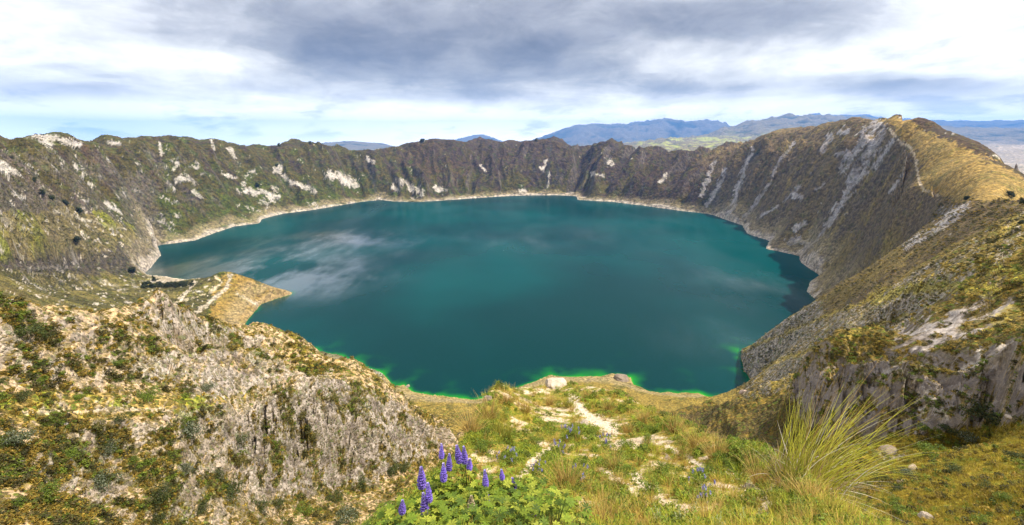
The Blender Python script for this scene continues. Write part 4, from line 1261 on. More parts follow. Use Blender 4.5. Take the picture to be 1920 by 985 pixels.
def blades(rng, n, L, r0=0.06, lean=(0.1, 0.9), bend=0.5, width=0.006, c0=(.25, .16, .05), c1=(.55, .42, .14), seg=4, wind=(0, 0), cvar=0.25, alt=None, altp=0.0):
    """a tuft of n curved grass blades"""
    ph = rng.uniform(0, 2 * pi, n)
    rr = r0 * np.sqrt(rng.uniform(0, 1, n))
    ln = L * rng.uniform(0.55, 1.0, n)
    le = rng.uniform(lean[0], lean[1], n) ** 1.0
    base = np.stack([rr * np.cos(ph), rr * np.sin(ph), np.zeros(n)], 1)
    phd = ph + rng.normal(0, 0.5, n)
    d = np.stack([np.cos(phd), np.sin(phd)], 1)
    k = np.linspace(0, 1, seg + 1)
    ang = le[:, None] + bend * rng.uniform(0.3, 1.2, n)[:, None] * k[None] ** 1.5
    st = ln[:, None] / seg
    hx = np.concatenate([np.zeros((n, 1)), np.cumsum(np.sin(ang[:, :-1]) * st, 1)], 1)
    hz = np.concatenate([np.zeros((n, 1)), np.cumsum(np.cos(ang[:, :-1]) * st, 1)], 1)
    c = np.zeros((n, seg + 1, 3))
    c[:, :, :2] = base[:, None, :2] + d[:, None] * hx[:, :, None]
    c[:, :, 2] = hz
    c[:, :, 0] += wind[0] * ln[:, None] * k[None] ** 1.6
    c[:, :, 1] += wind[1] * ln[:, None] * k[None] ** 1.6
    sd = np.stack([-np.sin(phd), np.cos(phd), np.zeros(n)], 1)
    tw = rng.uniform(0, pi, n)
    sd = sd * np.cos(tw)[:, None] + np.stack([np.cos(phd), np.sin(phd), np.zeros(n)], 1) * np.sin(tw)[:, None]
    wd = width * (1 - 0.93 * k) * 0.5
    a = c - sd[:, None] * wd[None, :, None]
    b = c + sd[:, None] * wd[None, :, None]
    V = np.stack([a, b], 2).reshape(-1, 3)
    idx = np.arange(n * (seg + 1) * 2).reshape(n, seg + 1, 2)
    F = np.stack([idx[:, :-1, 0], idx[:, :-1, 1], idx[:, 1:, 1], idx[:, 1:, 0]], 2).reshape(-1, 4)
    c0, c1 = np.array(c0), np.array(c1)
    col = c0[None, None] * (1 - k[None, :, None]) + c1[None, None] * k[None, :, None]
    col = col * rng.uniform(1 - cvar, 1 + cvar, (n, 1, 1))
    if alt is not None:
        m = rng.uniform(0, 1, n) < altp
        col = np.where(m[:, None, None], np.array(alt)[None, None] * rng.uniform(0.7, 1.2, (n, 1, 1)), np.broadcast_to(col, (n, seg + 1, 3)))
    T = np.repeat(np.broadcast_to(col, (n, seg + 1, 3))[:, :, None], 2, 2).reshape(-1, 3)
    return V, F, T


def leaf_quads(rng, P, N, size, aspect=0.45, cols=((.08, .13, .02),), cvar=0.3, up=0.3):
    """one small diamond leaf at every point P, facing roughly N"""
    n = len(P)
    N = N + rng.normal(0, 0.55, (n, 3)) + np.array([0, 0, up])
    N /= np.linalg.norm(N, axis=1, keepdims=True) + 1e-9
    r = rng.normal(0, 1, (n, 3))
    u = np.cross(N, r)
    u /= np.linalg.norm(u, axis=1, keepdims=True) + 1e-9
    v = np.cross(N, u)
    s = size * rng.uniform(0.6, 1.3, n)[:, None]
    V = np.stack([P - u * s * 0.5, P + v * s * aspect * 0.5 + N * s * .05, P + u * s * 0.5 - N * s * .08, P - v * s * aspect * 0.5 + N * s * .05], 1).reshape(-1, 3)
    F = np.arange(n * 4).reshape(n, 4)
    cc = np.array(cols)[rng.randint(0, len(cols), n)] * rng.uniform(1 - cvar, 1 + cvar, (n, 1))
    return V, F, np.repeat(cc, 4, 0)


def bush(rng, R, H, nleaf, leaf, cols, lobes=7, aspect=0.5, inner=None, stems=True):
    """leafy shrub: leaves spread through several uneven clumps on short twigs"""
    m = PM()
    for i in range(lobes):
        a = rng.uniform(0, 2 * pi)
        q = R * 0.62 * math.sqrt(rng.uniform(0, 1))
        c = np.array([q * cos(a), q * sin(a), H * rng.uniform(0.30, 0.72) * (1 - 0.35 * (q / R) ** 2)])
        rl = R * rng.uniform(0.30, 0.52)
        n = int(nleaf / lobes)
        d = rng.normal(0, 1, (n, 3))
        d /= np.linalg.norm(d, axis=1, keepdims=True)
        d[:, 2] = np.where(d[:, 2] < -0.4, -d[:, 2], d[:, 2])
        rad = rl * rng.uniform(0.35, 1.05, n) ** 0.5
        P = c + d * rad[:, None] * np.array([1, 1, 0.8])
        P[:, 2] = np.clip(P[:, 2], 0.01, None)
        m.add(*leaf_quads(rng, P, d, leaf, aspect, cols))
        if stems:
            s = np.array([c * 0.05, c * 0.05 + [0.02 * R, 0, 0], c + [0.02 * R, 0, 0], c])
            m.add(s, [[0, 1, 2, 3]], np.tile((.12, .09, .05), (4, 1)))
            s = np.array([c * 0.05, c * 0.05 + [0, 0.02 * R, 0], c + [0, 0.02 * R, 0], c])
            m.add(s, [[0, 1, 2, 3]], np.tile((.12, .09, .05), (4, 1)))
    return m.arrays()


def stamp(templates, P, S, rng, tint=None, squash=None, sink=0.02):
    """many copies of small templates melted into one mesh (ground cover only)"""
    ti = rng.randint(0, len(templates), len(P))
    Vs, Fs, Ts, off = [], [], [], 0
    rz = rng.uniform(0, 2 * pi, len(P))
    for k, (tv, tf, tt) in enumerate(templates):
        s = np.nonzero(ti == k)[0]
        if not len(s):
            continue
        c, n = np.cos(rz[s]), np.sin(rz[s])
        x = (tv[None, :, 0] * c[:, None] - tv[None, :, 1] * n[:, None]) * S[s, None] + P[s, 0:1]
        y = (tv[None, :, 0] * n[:, None] + tv[None, :, 1] * c[:, None]) * S[s, None] + P[s, 1:2]
        z = tv[None, :, 2] * S[s, None] + P[s, 2:3] - sink * S[s, None]
        Vs.append(np.stack([x, y, z], 2).reshape(-1, 3))
        Fs.append((tf[None] + (np.arange(len(s)) * len(tv))[:, None, None] + off).reshape(-1, 4))
        tc_ = np.broadcast_to(tt[None], (len(s),) + tt.shape)
        if tint is not None:
            tc_ = tc_ * tint[s][:, None, :]
        Ts.append(tc_.reshape(-1, 3))
        off += len(s) * len(tv)
    return np.concatenate(Vs), np.concatenate(Fs), np.concatenate(Ts)


def plant_mesh(name, arr, mat):
    return raw_mesh(name, arr[0], arr[1], mat, {"tint": arr[2]}, smooth=False, link=False)


def thing(name, me, loc, label, cat, group=None, rz=None, scale=1.0, sz=1.0):
    o = bpy.data.objects.new(name, me)
    COL.objects.link(o)
    o.location = loc
    o.rotation_euler = (0, 0, RNG.uniform(0, 2 * pi) if rz is None else rz)
    o.scale = (scale, scale, scale * sz)
    if label:
        o["label"] = label
        o["category"] = cat
    if group:
        o["group"] = group
    return o


def scatter(mask, n, rng, dens=None):
    """n random spots on the visible ground inside a mask, even in the picture"""
    k = np.nonzero(mask & VIS)[0]
    ar = _AREA[k] * (1.0 if dens is None else dens[k])
    i = rng.choice(k, n, p=ar / ar.sum())
    c, r = i // NR, i % NR
    c = np.clip(c, 0, NC - 2); r = np.clip(r, 0, NR - 2)
    u, v = rng.uniform(0, 1, (n, 1)), rng.uniform(0, 1, (n, 1))
    Gm = V.reshape(NC, NR, 3)
    return (Gm[c, r] * (1 - u) + Gm[c + 1, r] * u) * (1 - v) + (Gm[c, r + 1] * (1 - u) + Gm[c + 1, r + 1] * u) * v, i


_pg = np.stack([PX, PY], 1).reshape(NC, NR, 2)
_da = np.gradient(_pg, axis=0); _db = np.gradient(_pg, axis=1)
_AREA = np.clip(np.abs(_da[:, :, 0] * _db[:, :, 1] - _da[:, :, 1] * _db[:, :, 0]), 0, 60).ravel() * (front & (PX > -150) & (PX < 2070) & (PY < 1120))

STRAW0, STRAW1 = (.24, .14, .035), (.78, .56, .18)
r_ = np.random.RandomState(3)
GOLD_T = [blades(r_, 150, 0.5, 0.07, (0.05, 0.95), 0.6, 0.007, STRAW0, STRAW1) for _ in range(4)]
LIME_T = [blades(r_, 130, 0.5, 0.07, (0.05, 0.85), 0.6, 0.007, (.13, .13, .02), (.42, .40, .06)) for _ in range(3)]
BUSH_COLS = ((.12, .18, .018), (.17, .24, .022), (.08, .125, .015), (.24, .28, .035))
GREEN_T = [bush(r_, 0.36, 0.34, 900, 0.036, BUSH_COLS, 8) for _ in range(4)]
OLIVE_T = [bush(r_, 0.5, 0.42, 700, 0.06, ((.15, .13, .03), (.10, .10, .022), (.21, .165, .04), (.07, .075, .018)), 9) for _ in range(3)]
SILVER_T = [bush(r_, 0.9, 0.95, 1500, 0.085, ((.17, .19, .12), (.10, .125, .06), (.055, .075, .025), (.26, .28, .19), (.07, .085, .03)), 12, 0.5) for _ in range(4)]
DARKB_T = [bush(r_, 0.9, 0.8, 1300, 0.085, ((.045, .065, .018), (.075, .10, .02), (.035, .05, .015), (.11, .115, .03)), 11, 0.5) for _ in range(4)]
BRIGHT_T = [bush(r_, 0.8, 0.6, 1200, 0.08, ((.13, .19, .02), (.18, .24, .025), (.08, .12, .02)), 10, 0.5) for _ in range(3)]


def small(arr, keep):
    """thin a template for ground cover"""
    v, f, t_ = arr
    s = np.random.RandomState(1).permutation(len(f))[:keep]
    used = np.unique(f[s]); mp = -np.ones(len(v), int); mp[used] = np.arange(len(used))
    return v[used], mp[f[s]], t_[used]


# ------------------------------------------------------------------ ground cover nobody could count
def cover(name, label, arr, mat):
    o = raw_mesh(name, arr[0], arr[1], mat, {"tint": arr[2]}, smooth=False)
    o["kind"] = "stuff"
    o["label"] = label
    return o


r_ = np.random.RandomState(21)
mini_gold = [blades(r_, 34, 0.5, 0.08, (0.05, 1.0), 0.6, 0.013, (.22, .13, .03), (.66, .46, .11), seg=3) for _ in range(4)]
mini_lime = [blades(r_, 34, 0.45, 0.08, (0.05, 1.0), 0.6, 0.013, (.19, .21, .02), (.56, .58, .05), seg=3) for _ in range(3)]
mini_leaf = [bush(r_, 0.26, 0.2, 90, 0.075, BUSH_COLS, 4, stems=False) for _ in range(4)]
# knoll
km = (Dg < 30) & (kn > 0) & (Dg > 1.2)
kd = np.clip(covk + 0.12, 0, 1)
P_, I_ = scatter(km, 4400, r_, kd)
D_ = np.linalg.norm(P_, axis=1)
S_ = np.clip(0.30 + 0.022 * D_, 0.3, 0.8) * r_.uniform(0.5, 1.15, len(P_))
tn = (1 + 0.25 * r_.normal(0, 1, (len(P_), 1))).clip(0.5, 1.6) * np.ones((1, 3))
lime = nz1[I_] + 0.4 * r_.normal(0, 1, len(P_)) > -0.04
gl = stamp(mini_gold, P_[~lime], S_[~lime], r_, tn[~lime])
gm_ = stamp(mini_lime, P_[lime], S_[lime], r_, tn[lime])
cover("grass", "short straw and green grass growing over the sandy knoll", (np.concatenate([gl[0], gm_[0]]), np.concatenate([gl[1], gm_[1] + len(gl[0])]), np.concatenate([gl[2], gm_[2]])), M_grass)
P_, I_ = scatter(km, 3600, r_, np.clip(sstep(nz2 + nz1, -0.05, 0.25) * covk + 0.02, 0, 1))
D_ = np.linalg.norm(P_, axis=1)
cover("ground_cover", "low leafy green plants between the grass of the knoll", stamp(mini_leaf, P_, np.clip(0.3 + 0.03 * D_, 0.3, 1.1) * r_.uniform(0.5, 1.2, len(P_)), r_, (1 + 0.25 * r_.normal(0, 1, (len(P_), 1))).clip(0.5, 1.6) * np.array([[1.15, 1.1, 1.0]])), M_leaf)
# left slope and right slopes: tussocks and dwarf shrubs
tuss = [bush(r_, 0.34, 0.30, 70, 0.13, ((.27, .18, .03), (.35, .235, .04), (.17, .12, .025), (.17, .155, .022)), 4, stems=False) for _ in range(5)]
dwarf = [bush(r_, 0.42, 0.36, 90, 0.13, ((.07, .062, .02), (.055, .05, .016), (.11, .085, .03), (.085, .095, .018)), 5, stems=False) for _ in range(5)]
lush = [bush(r_, 0.40, 0.26, 80, 0.13, ((.12, .16, .018), (.16, .20, .02), (.08, .11, .016)), 4, stems=False) for _ in range(4)]
lm = (Dg > 20) & (Dg < 125) & (PX < 880) & (rmask < 0.42)
rmk = (Dg > 14) & (Dg < 175) & (PX > 1480) & (rm < 0.55)


def slope_cover(mask, n, rng, name, label, wts, dens):
    P_, I_ = scatter(mask, n, rng, dens)
    D_ = np.linalg.norm(P_, axis=1)
    S_ = (0.40 + 0.0095 * D_) * rng.uniform(0.45, 1.25, n) ** 1.3
    sel = nz2[I_] * 1.2 + 0.5 * nz1[I_] + 0.22 * rng.normal(0, 1, n)
    q0, q1 = np.quantile(sel, wts[0]), np.quantile(sel, wts[0] + wts[1])
    out_ = []
    off = 0
    for tm, m in ((tuss, sel < q0), (dwarf, (sel >= q0) & (sel < q1)), (lush, sel >= q1)):
        k = int(m.sum())
        if not k:
            continue
        v, f, t_ = stamp(tm, P_[m], S_[m], rng, (1 + 0.28 * rng.normal(0, 1, (k, 1))).clip(0.45, 1.7) * np.ones((1, 3)))
        out_.append((v, f + off, t_)); off += len(v)
    cover(name, label, tuple(np.concatenate([o[i] for o in out_]) for i in range(3)), M_leaf)


slope_cover(lm, 8000, r_, "undergrowth", "tussocks and dwarf shrubs dotted over the pale left slope", (0.56, 0.26), np.clip(0.08 + 1.0 * cov - 0.25 * gr, 0.04, 1) * (1 - 0.75 * tr))
slope_cover(rmk, 5200, r_, "undergrowth", "tussocks and low plants over the rocks and meadow to the right", (0.5, 0.28), np.where(md > 0, 0.5, 1.0))
mk = (Dg > 150) & (Dg < 900) & (PX > 1380) & (PY > 370) & (og < 0.5)
P_, I_ = scatter(mk, 5200, r_, 0.3 + sstep(nz2, -0.1, 0.3))
D_ = np.linalg.norm(P_, axis=1)
sel = nz2[I_] + 0.3 * r_.normal(0, 1, len(P_)) > 0.08
S_ = D_ * 0.0065 * r_.uniform(0.5, 1.5, len(P_))
aa = stamp(tuss, P_[~sel], S_[~sel], r_, (1 + 0.28 * r_.normal(0, 1, (int((~sel).sum()), 1))).clip(0.45, 1.7) * np.ones((1, 3)))
bb = stamp(dwarf, P_[sel], S_[sel], r_, (1 + 0.28 * r_.normal(0, 1, (int(sel.sum()), 1))).clip(0.45, 1.7) * np.ones((1, 3)))
cover("scrub", "dark scrub and golden tussocks on the spur above the lake", (np.concatenate([aa[0], bb[0]]), np.concatenate([aa[1], bb[1] + len(aa[0])]), np.concatenate([aa[2], bb[2]])), M_leaf)
mk = (Dg > 700) & (Dg < 3300) & (PX < 1650) & (SD < -25) & (Zg > LAKE_Z + 6) & (sc < 0.3)
P_, I_ = scatter(mk, 5200, r_, 0.15 + 1.2 * sstep(gz2 + 0.3 * leftw, 0.0, 0.4) + 0.5 * bn)
D_ = np.linalg.norm(P_, axis=1)
cover("scrub", "dark green scrub scattered over the crater walls", stamp(dwarf + lush[:2], P_, D_ * 0.0032 * r_.uniform(0.5, 1.7, len(P_)), r_, (1 + 0.28 * r_.normal(0, 1, (len(P_), 1))).clip(0.45, 1.7) * np.ones((1, 3))), M_leaf)
bl = [blades(r_, 16, 0.4, 0.1, (0.1, 1.0), 0.6, 0.02, (.20, .17, .02), (.50, .38, .05), seg=2) for _ in range(3)]
P_, I_ = scatter((md > 0) & (Dg < 70), 4500, r_)
D_ = np.linalg.norm(P_, axis=1)
cover("meadow_grass", "yellow green meadow grass in the hollow below the right rocks", stamp(bl, P_, (0.35 + 0.012 * D_) * r_.uniform(0.5, 1.2, len(P_)), r_, (1 + 0.3 * r_.normal(0, 1, (len(P_), 1))).clip(0.4, 1.7) * np.ones((1, 3))), M_grass)
# ------------------------------------------------------------------ rocks
r_ = np.random.RandomState(77)
M_rock, t, b = new_mat("pale_rock")
gc = t.n.new('ShaderNodeTexCoord').outputs['Object']
rn1 = t.noise(gc, 2.2, 8.0, 0.65, 0.4)
rn2 = t.noise(gc, 9.0, 6.0, 0.65)
oi = t.n.new('ShaderNodeObjectInfo')
cc = t.mix(t.mr(rn1, 0.35, 0.65), (0.30, 0.25, 0.20), (0.50, 0.43, 0.36))
cc = t.mix(t.mr(rn2, 0.55, 0.75), cc, (0.22, 0.19, 0.15))
cc = t.mix(1.0, cc, oi.outputs['Color'], 'MULTIPLY')
t.put(b.inputs['Base Color'], cc)
b.inputs['Roughness'].default_value = 0.95
bp_ = t.n.new('ShaderNodeBump')
t.put(bp_.inputs['Height'], t.m('ADD', rn1, t.m('MULTIPLY', rn2, 0.4)))
bp_.inputs['Distance'].default_value = 0.12
t.l.new(bp_.outputs[0], b.inputs['Normal'])


def rock_mesh(seed, flat=0.6, n=26):
    """boulder of unit half-width: a faceted, noise-worn lump"""
    th = np.linspace(0, pi, n)
    ph = np.linspace(0, 2 * pi, 2 * n, endpoint=False)
    T_, P_ = np.meshgrid(th, ph, indexing='ij')
    d = np.stack([np.sin(T_) * np.cos(P_), np.sin(T_) * np.sin(P_), np.cos(T_)], 2).reshape(-1, 3)
    k = 1 + 0.35 * fbm(d * 1.3, 3, 0.5, off=seed * 3.7) + 0.22 * fbm(d * 3.2, 4, 0.55, off=seed * 5.1, ridged=True)
    rs = np.random.RandomState(seed)
    for _ in range(9):
        nrm = rs.normal(0, 1, 3); nrm /= np.linalg.norm(nrm)
        h = rs.uniform(0.62, 0.9)
        pr = (d * k[:, None]) @ nrm
        k = np.where(pr > h, k * (h / np.maximum(pr, 1e-6)) * 0.8 + k * 0.2, k)
    Vr = d * k[:, None] * np.array([1.0, 0.85, flat])
    i = np.arange(n * 2 * n).reshape(n, 2 * n)
    F = np.stack([i[:-1], np.roll(i, -1, 1)[:-1], np.roll(i, -1, 1)[1:], i[1:]], 2).reshape(-1, 4)
    return raw_mesh("boulder", Vr, F, M_rock, smooth=True, link=False)


ROCKS = [rock_mesh(k, f) for k, f in ((1, 0.55), (2, 0.7), (3, 0.5), (4, 0.8))]
for px, py, w, k, col, lab in [
    (1040, 724, 50, 0, (1.15, 1.1, 1.0), "pale rounded boulder crowning the far end of the sandy knoll"),
    (915, 752, 16, 1, (.8, .75, .7), "small brown rock on the left shoulder of the knoll below its crest"),
    (1395, 737, 16, 3, (1.1, .95, .9), "pinkish rock stack at the water's edge beside green shallows"),
    (764, 727, 11, 3, (.8, .75, .7), "small dark rock stack rising from the near shore on the left"),
    (1506, 543, 15, 2, (1.3, 1.25, 1.2), "white rock standing in the lake off the right shore"),
    (1165, 710, 30, 2, (.55, .5, .45), "grey rock headland at the near shore above green water"),
    (1666, 852, 34, 2, (.62, .56, .50), "pale jagged outcrop in the hollow right of the tall grass"),
    (1692, 905, 20, 2, (1.1, 1.0, .95), "low pale rock on the meadow beside a dark round bush"),
    (1713, 880, 17, 3, (1.05, .95, .85), "narrow tan rock leaning in the meadow above a grey shrub"),
    (1738, 975, 24, 1, (1.2, 1.15, 1.1), "whitish rock in the grass at the bottom of the meadow"),
    (1893, 783, 17, 2, (1.4, 1.35, 1.3), "bright white rock at the foot of the dark right cliff"),
    (121, 801, 13, 2, (.95, .98, 1.0), "grey stone lying on bare soil below the grassy terrace"),
    (408, 876, 16, 0, (1.05, 1.0, .9), "flat tan rock among shrubs at the cliff's left foot"),
    (310, 790, 14, 1, (1.05, 1.0, .95), "pale stone beside the washed out gully on the left slope"),
    (1098, 797, 20, 2, (1.25, 1.2, 1.1), "whitish stone in the sand below the knoll's boulder"),
    (1010, 861, 15, 1, (1.2, 1.1, 1.0), "cream stone in the sandy track left of the straw tussock"),
    (1252, 862, 14, 3, (1.2, 1.1, 1.0), "cream stone half buried in the right-hand sandy rut"),
    (1405, 915, 22, 0, (1.2, 1.1, 1.0), "broad pale stone in the sandy slope left of the tall grass"),
]:
    pos, D = hit(px, py, 2.0)
    s = w * 0.5 * px_scale(pos)
    o = thing("boulder", ROCKS[k], pos + np.array([0, 0, 0.10 * s]), lab, "rock", None, scale=s)
    o.color = (*col, 1)

# ------------------------------------------------------------------ tussocks on the knoll
GOLD_M = [plant_mesh("grass_tussock", a, M_grass) for a in GOLD_T]
LIME_M = [plant_mesh("grass_tussock", a, M_grass) for a in LIME_T]
TUS = "grass tussocks on the sandy knoll"
for i, (px, py, h, kind, lab) in enumerate([
    (1062, 915, 62, 0, "large straw tussock standing alone in front of leafy bushes"), (1135, 985, 66, 0, "big orange straw tussock at the bottom edge right of the lupins"), (1151, 880, 36, 0, "straw tussock on the bank above the middle sandy hollow"),
    (1156, 922, 40, 0, "golden tussock beside the sandy hollow, above the big orange one"), (1176, 812, 26, 0, "small straw tussock at the edge of the pale sand patch"), (1278, 862, 30, 0, "orange tussock between two leafy bushes on the right flank"),
    (1343, 862, 46, 0, "tall golden tussock on the knoll's right skyline"), (1306, 838, 44, 0, "golden tussock on the skyline left of the tallest one"), (1266, 812, 38, 0, "pale golden tussock where the right skyline starts to drop"),
    (1416, 885, 40, 0, "straw tussock on the skyline left of the tall reedy grass"), (1424, 908, 40, 0, "dense straw tussock below the skyline beside the tall reedy grass"), (1380, 955, 36, 0, "straw tussock among pale stones low on the right flank"),
    (1462, 896, 46, 1, "yellow tussock touching the left side of the tall reedy grass"), (884, 815, 50, 0, "broad golden tussock hanging over the knoll's left flank"), (916, 786, 46, 0, "brown gold tussock on the left skyline of the knoll"),
    (952, 756, 30, 0, "small golden tussock near the top of the left skyline"), (946, 826, 44, 1, "bright lime tussock on the left shoulder of the knoll"), (930, 812, 38, 1, "lime tussock just above the brightest one on the left shoulder"),
    (1066, 764, 28, 1, "green tussock growing beneath the knoll's pale boulder"), (1112, 985, 44, 0, "straw tussock at the bottom edge left of the big orange one"), (1100, 748, 22, 0, "small straw tussock right of the pale boulder"),
    (1140, 770, 24, 0, "short gold tussock on the upper right skyline"), (1205, 792, 28, 0, "pale tussock on the skyline above green ground cover"), (1520, 945, 52, 0, "orange tussock in front of the tall reedy grass"),
    (1550, 975, 60, 1, "yellow tussock at the bottom edge under the tall reedy grass"), (1490, 935, 46, 0, "straw tussock left below the tall reedy grass"), (1455, 960, 50, 1, "yellow green tussock beside pale sprigs at the bottom edge"), (1030, 760, 24, 0, "gold tussock directly below the boulder's left side"),
    (985, 775, 26, 0, "rusty tussock between the left shoulder and the boulder"), (1330, 985, 60, 0, "straw tussock at the bottom edge among pale sprigs"),
]):
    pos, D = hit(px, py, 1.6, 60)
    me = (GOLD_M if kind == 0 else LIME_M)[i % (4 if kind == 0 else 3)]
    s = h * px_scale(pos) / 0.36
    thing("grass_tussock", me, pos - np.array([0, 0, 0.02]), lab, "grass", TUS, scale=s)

# ------------------------------------------------------------------ leafy bushes on the knoll, some in flower
GREEN_M = [plant_mesh("leafy_bush", a, M_leaf) for a in GREEN_T]
BUS = "leafy green bushes on the sandy knoll"


def small_spikes(rng, n, R, H):
    """little lilac flower spikes standing on a bush"""
    m = PM()
    for _ in range(n):
        a = rng.uniform(0, 2 * pi); q = R * 0.8 * math.sqrt(rng.uniform(0, 1))
        c = np.array([q * cos(a), q * sin(a), H * (0.95 - 0.35 * (q / R) ** 2)])
        P = c + np.stack([rng.normal(0, .012, 26), rng.normal(0, .012, 26), np.linspace(0, 0.11, 26)], 1)
        m.add(*leaf_quads(rng, P, rng.normal(0, 1, (26, 3)), 0.028, 0.8, ((.24, .24, .50), (.34, .34, .60), (.18, .17, .42)), 0.2))
    return m.arrays()


FL_M = [plant_mesh("flower_spike", small_spikes(r_, 1, 1e-4, 0.0), M_petal) for _ in range(3)]
for i, (px, py, w, fl, lab) in enumerate([
    (912, 852, 58, 0, "round dark green bush left of the one with lilac flowers"), (950, 868, 50, 1, "bush with lilac flower spikes in front of the left shoulder"), (1005, 838, 44, 0, "green bush beside the sandy track's upper end"),
    (1067, 826, 50, 1, "bush with lilac flowers below the big sand patch"), (1045, 852, 44, 1, "flowering bush just above the large straw tussock"), (1010, 892, 46, 1, "bush with lilac flowers right of the pale sandy track"),
    (990, 752, 24, 0, "small bright bush on the crest left of the boulder"), (1136, 842, 44, 1, "lilac flowered bush right under the pale sand patch"), (1173, 846, 46, 0, "green bush in the middle of the knoll right of the flowers"),
    (1222, 812, 36, 0, "green bush on the right slope below the skyline"), (1210, 828, 32, 0, "low green bush right of the whitish stone"), (1247, 890, 60, 0, "wide dark bush between the two sandy ruts"),
    (1222, 922, 54, 0, "green bush at the head of the lower sandy rut"), (1334, 892, 50, 0, "round green bush below the tallest skyline tussock"), (1312, 915, 56, 1, "bush with pale lilac flowers right of the sandy rut"),
    (1350, 868, 40, 0, "bright green bush tucked under the skyline tussocks"), (1368, 880, 38, 0, "green bush at the top of the right sandy streak"), (1322, 948, 56, 1, "flowering bush above the pale sprigs"),
    (1362, 962, 48, 0, "leafy bush between the sprigs and the right sandy streak"), (1173, 892, 42, 0, "green bush hugging the golden tussock by the hollow"), (1088, 900, 46, 1, "flowering bush touching the large straw tussock's right side"),
    (1160, 945, 40, 0, "small green bush in the mouth of the sandy hollow"), (1275, 830, 34, 0, "green bush behind the orange tussock on the right flank"), (1480, 915, 46, 0, "green bush at the foot of the tall reedy grass"),
    (1520, 978, 60, 0, "bright green bush at the bottom edge under the reedy grass"), (1110, 815, 30, 0, "low bush in the middle of the pale sand"), (1030, 800, 30, 0, "green bush on the sandy crest below the rusty tussock"),
]):
    pos, D = hit(px, py, 1.6, 60)
    s = w * px_scale(pos) / 0.72
    rz = r_.uniform(0, 6.28)
    if fl:
        e = bpy.data.objects.new("leafy_bush", None)
        COL.objects.link(e)
        e.location = pos; e.rotation_euler = (0, 0, rz); e.scale = (s, s, s)
        e["label"], e["category"], e["group"] = lab, "bush", BUS
        c = bpy.data.objects.new("foliage", GREEN_M[i % 4]); COL.objects.link(c); c.parent = e
        for q in range(10):
            a_ = r_.uniform(0, 2 * pi); rr_ = 0.30 * math.sqrt(r_.uniform(0, 1))
            c = bpy.data.objects.new("flower_spike", FL_M[q % 3]); COL.objects.link(c); c.parent = e
            c.location = (rr_ * cos(a_), rr_ * sin(a_), 0.36 * (0.95 - 0.35 * (rr_ / 0.34) ** 2))
            c.rotation_euler = (r_.uniform(-.25, .25), r_.uniform(-.25, .25), r_.uniform(0, 6))
    else:
        thing("leafy_bush", GREEN_M[i % 4], pos, lab, "bush", BUS, rz, s)

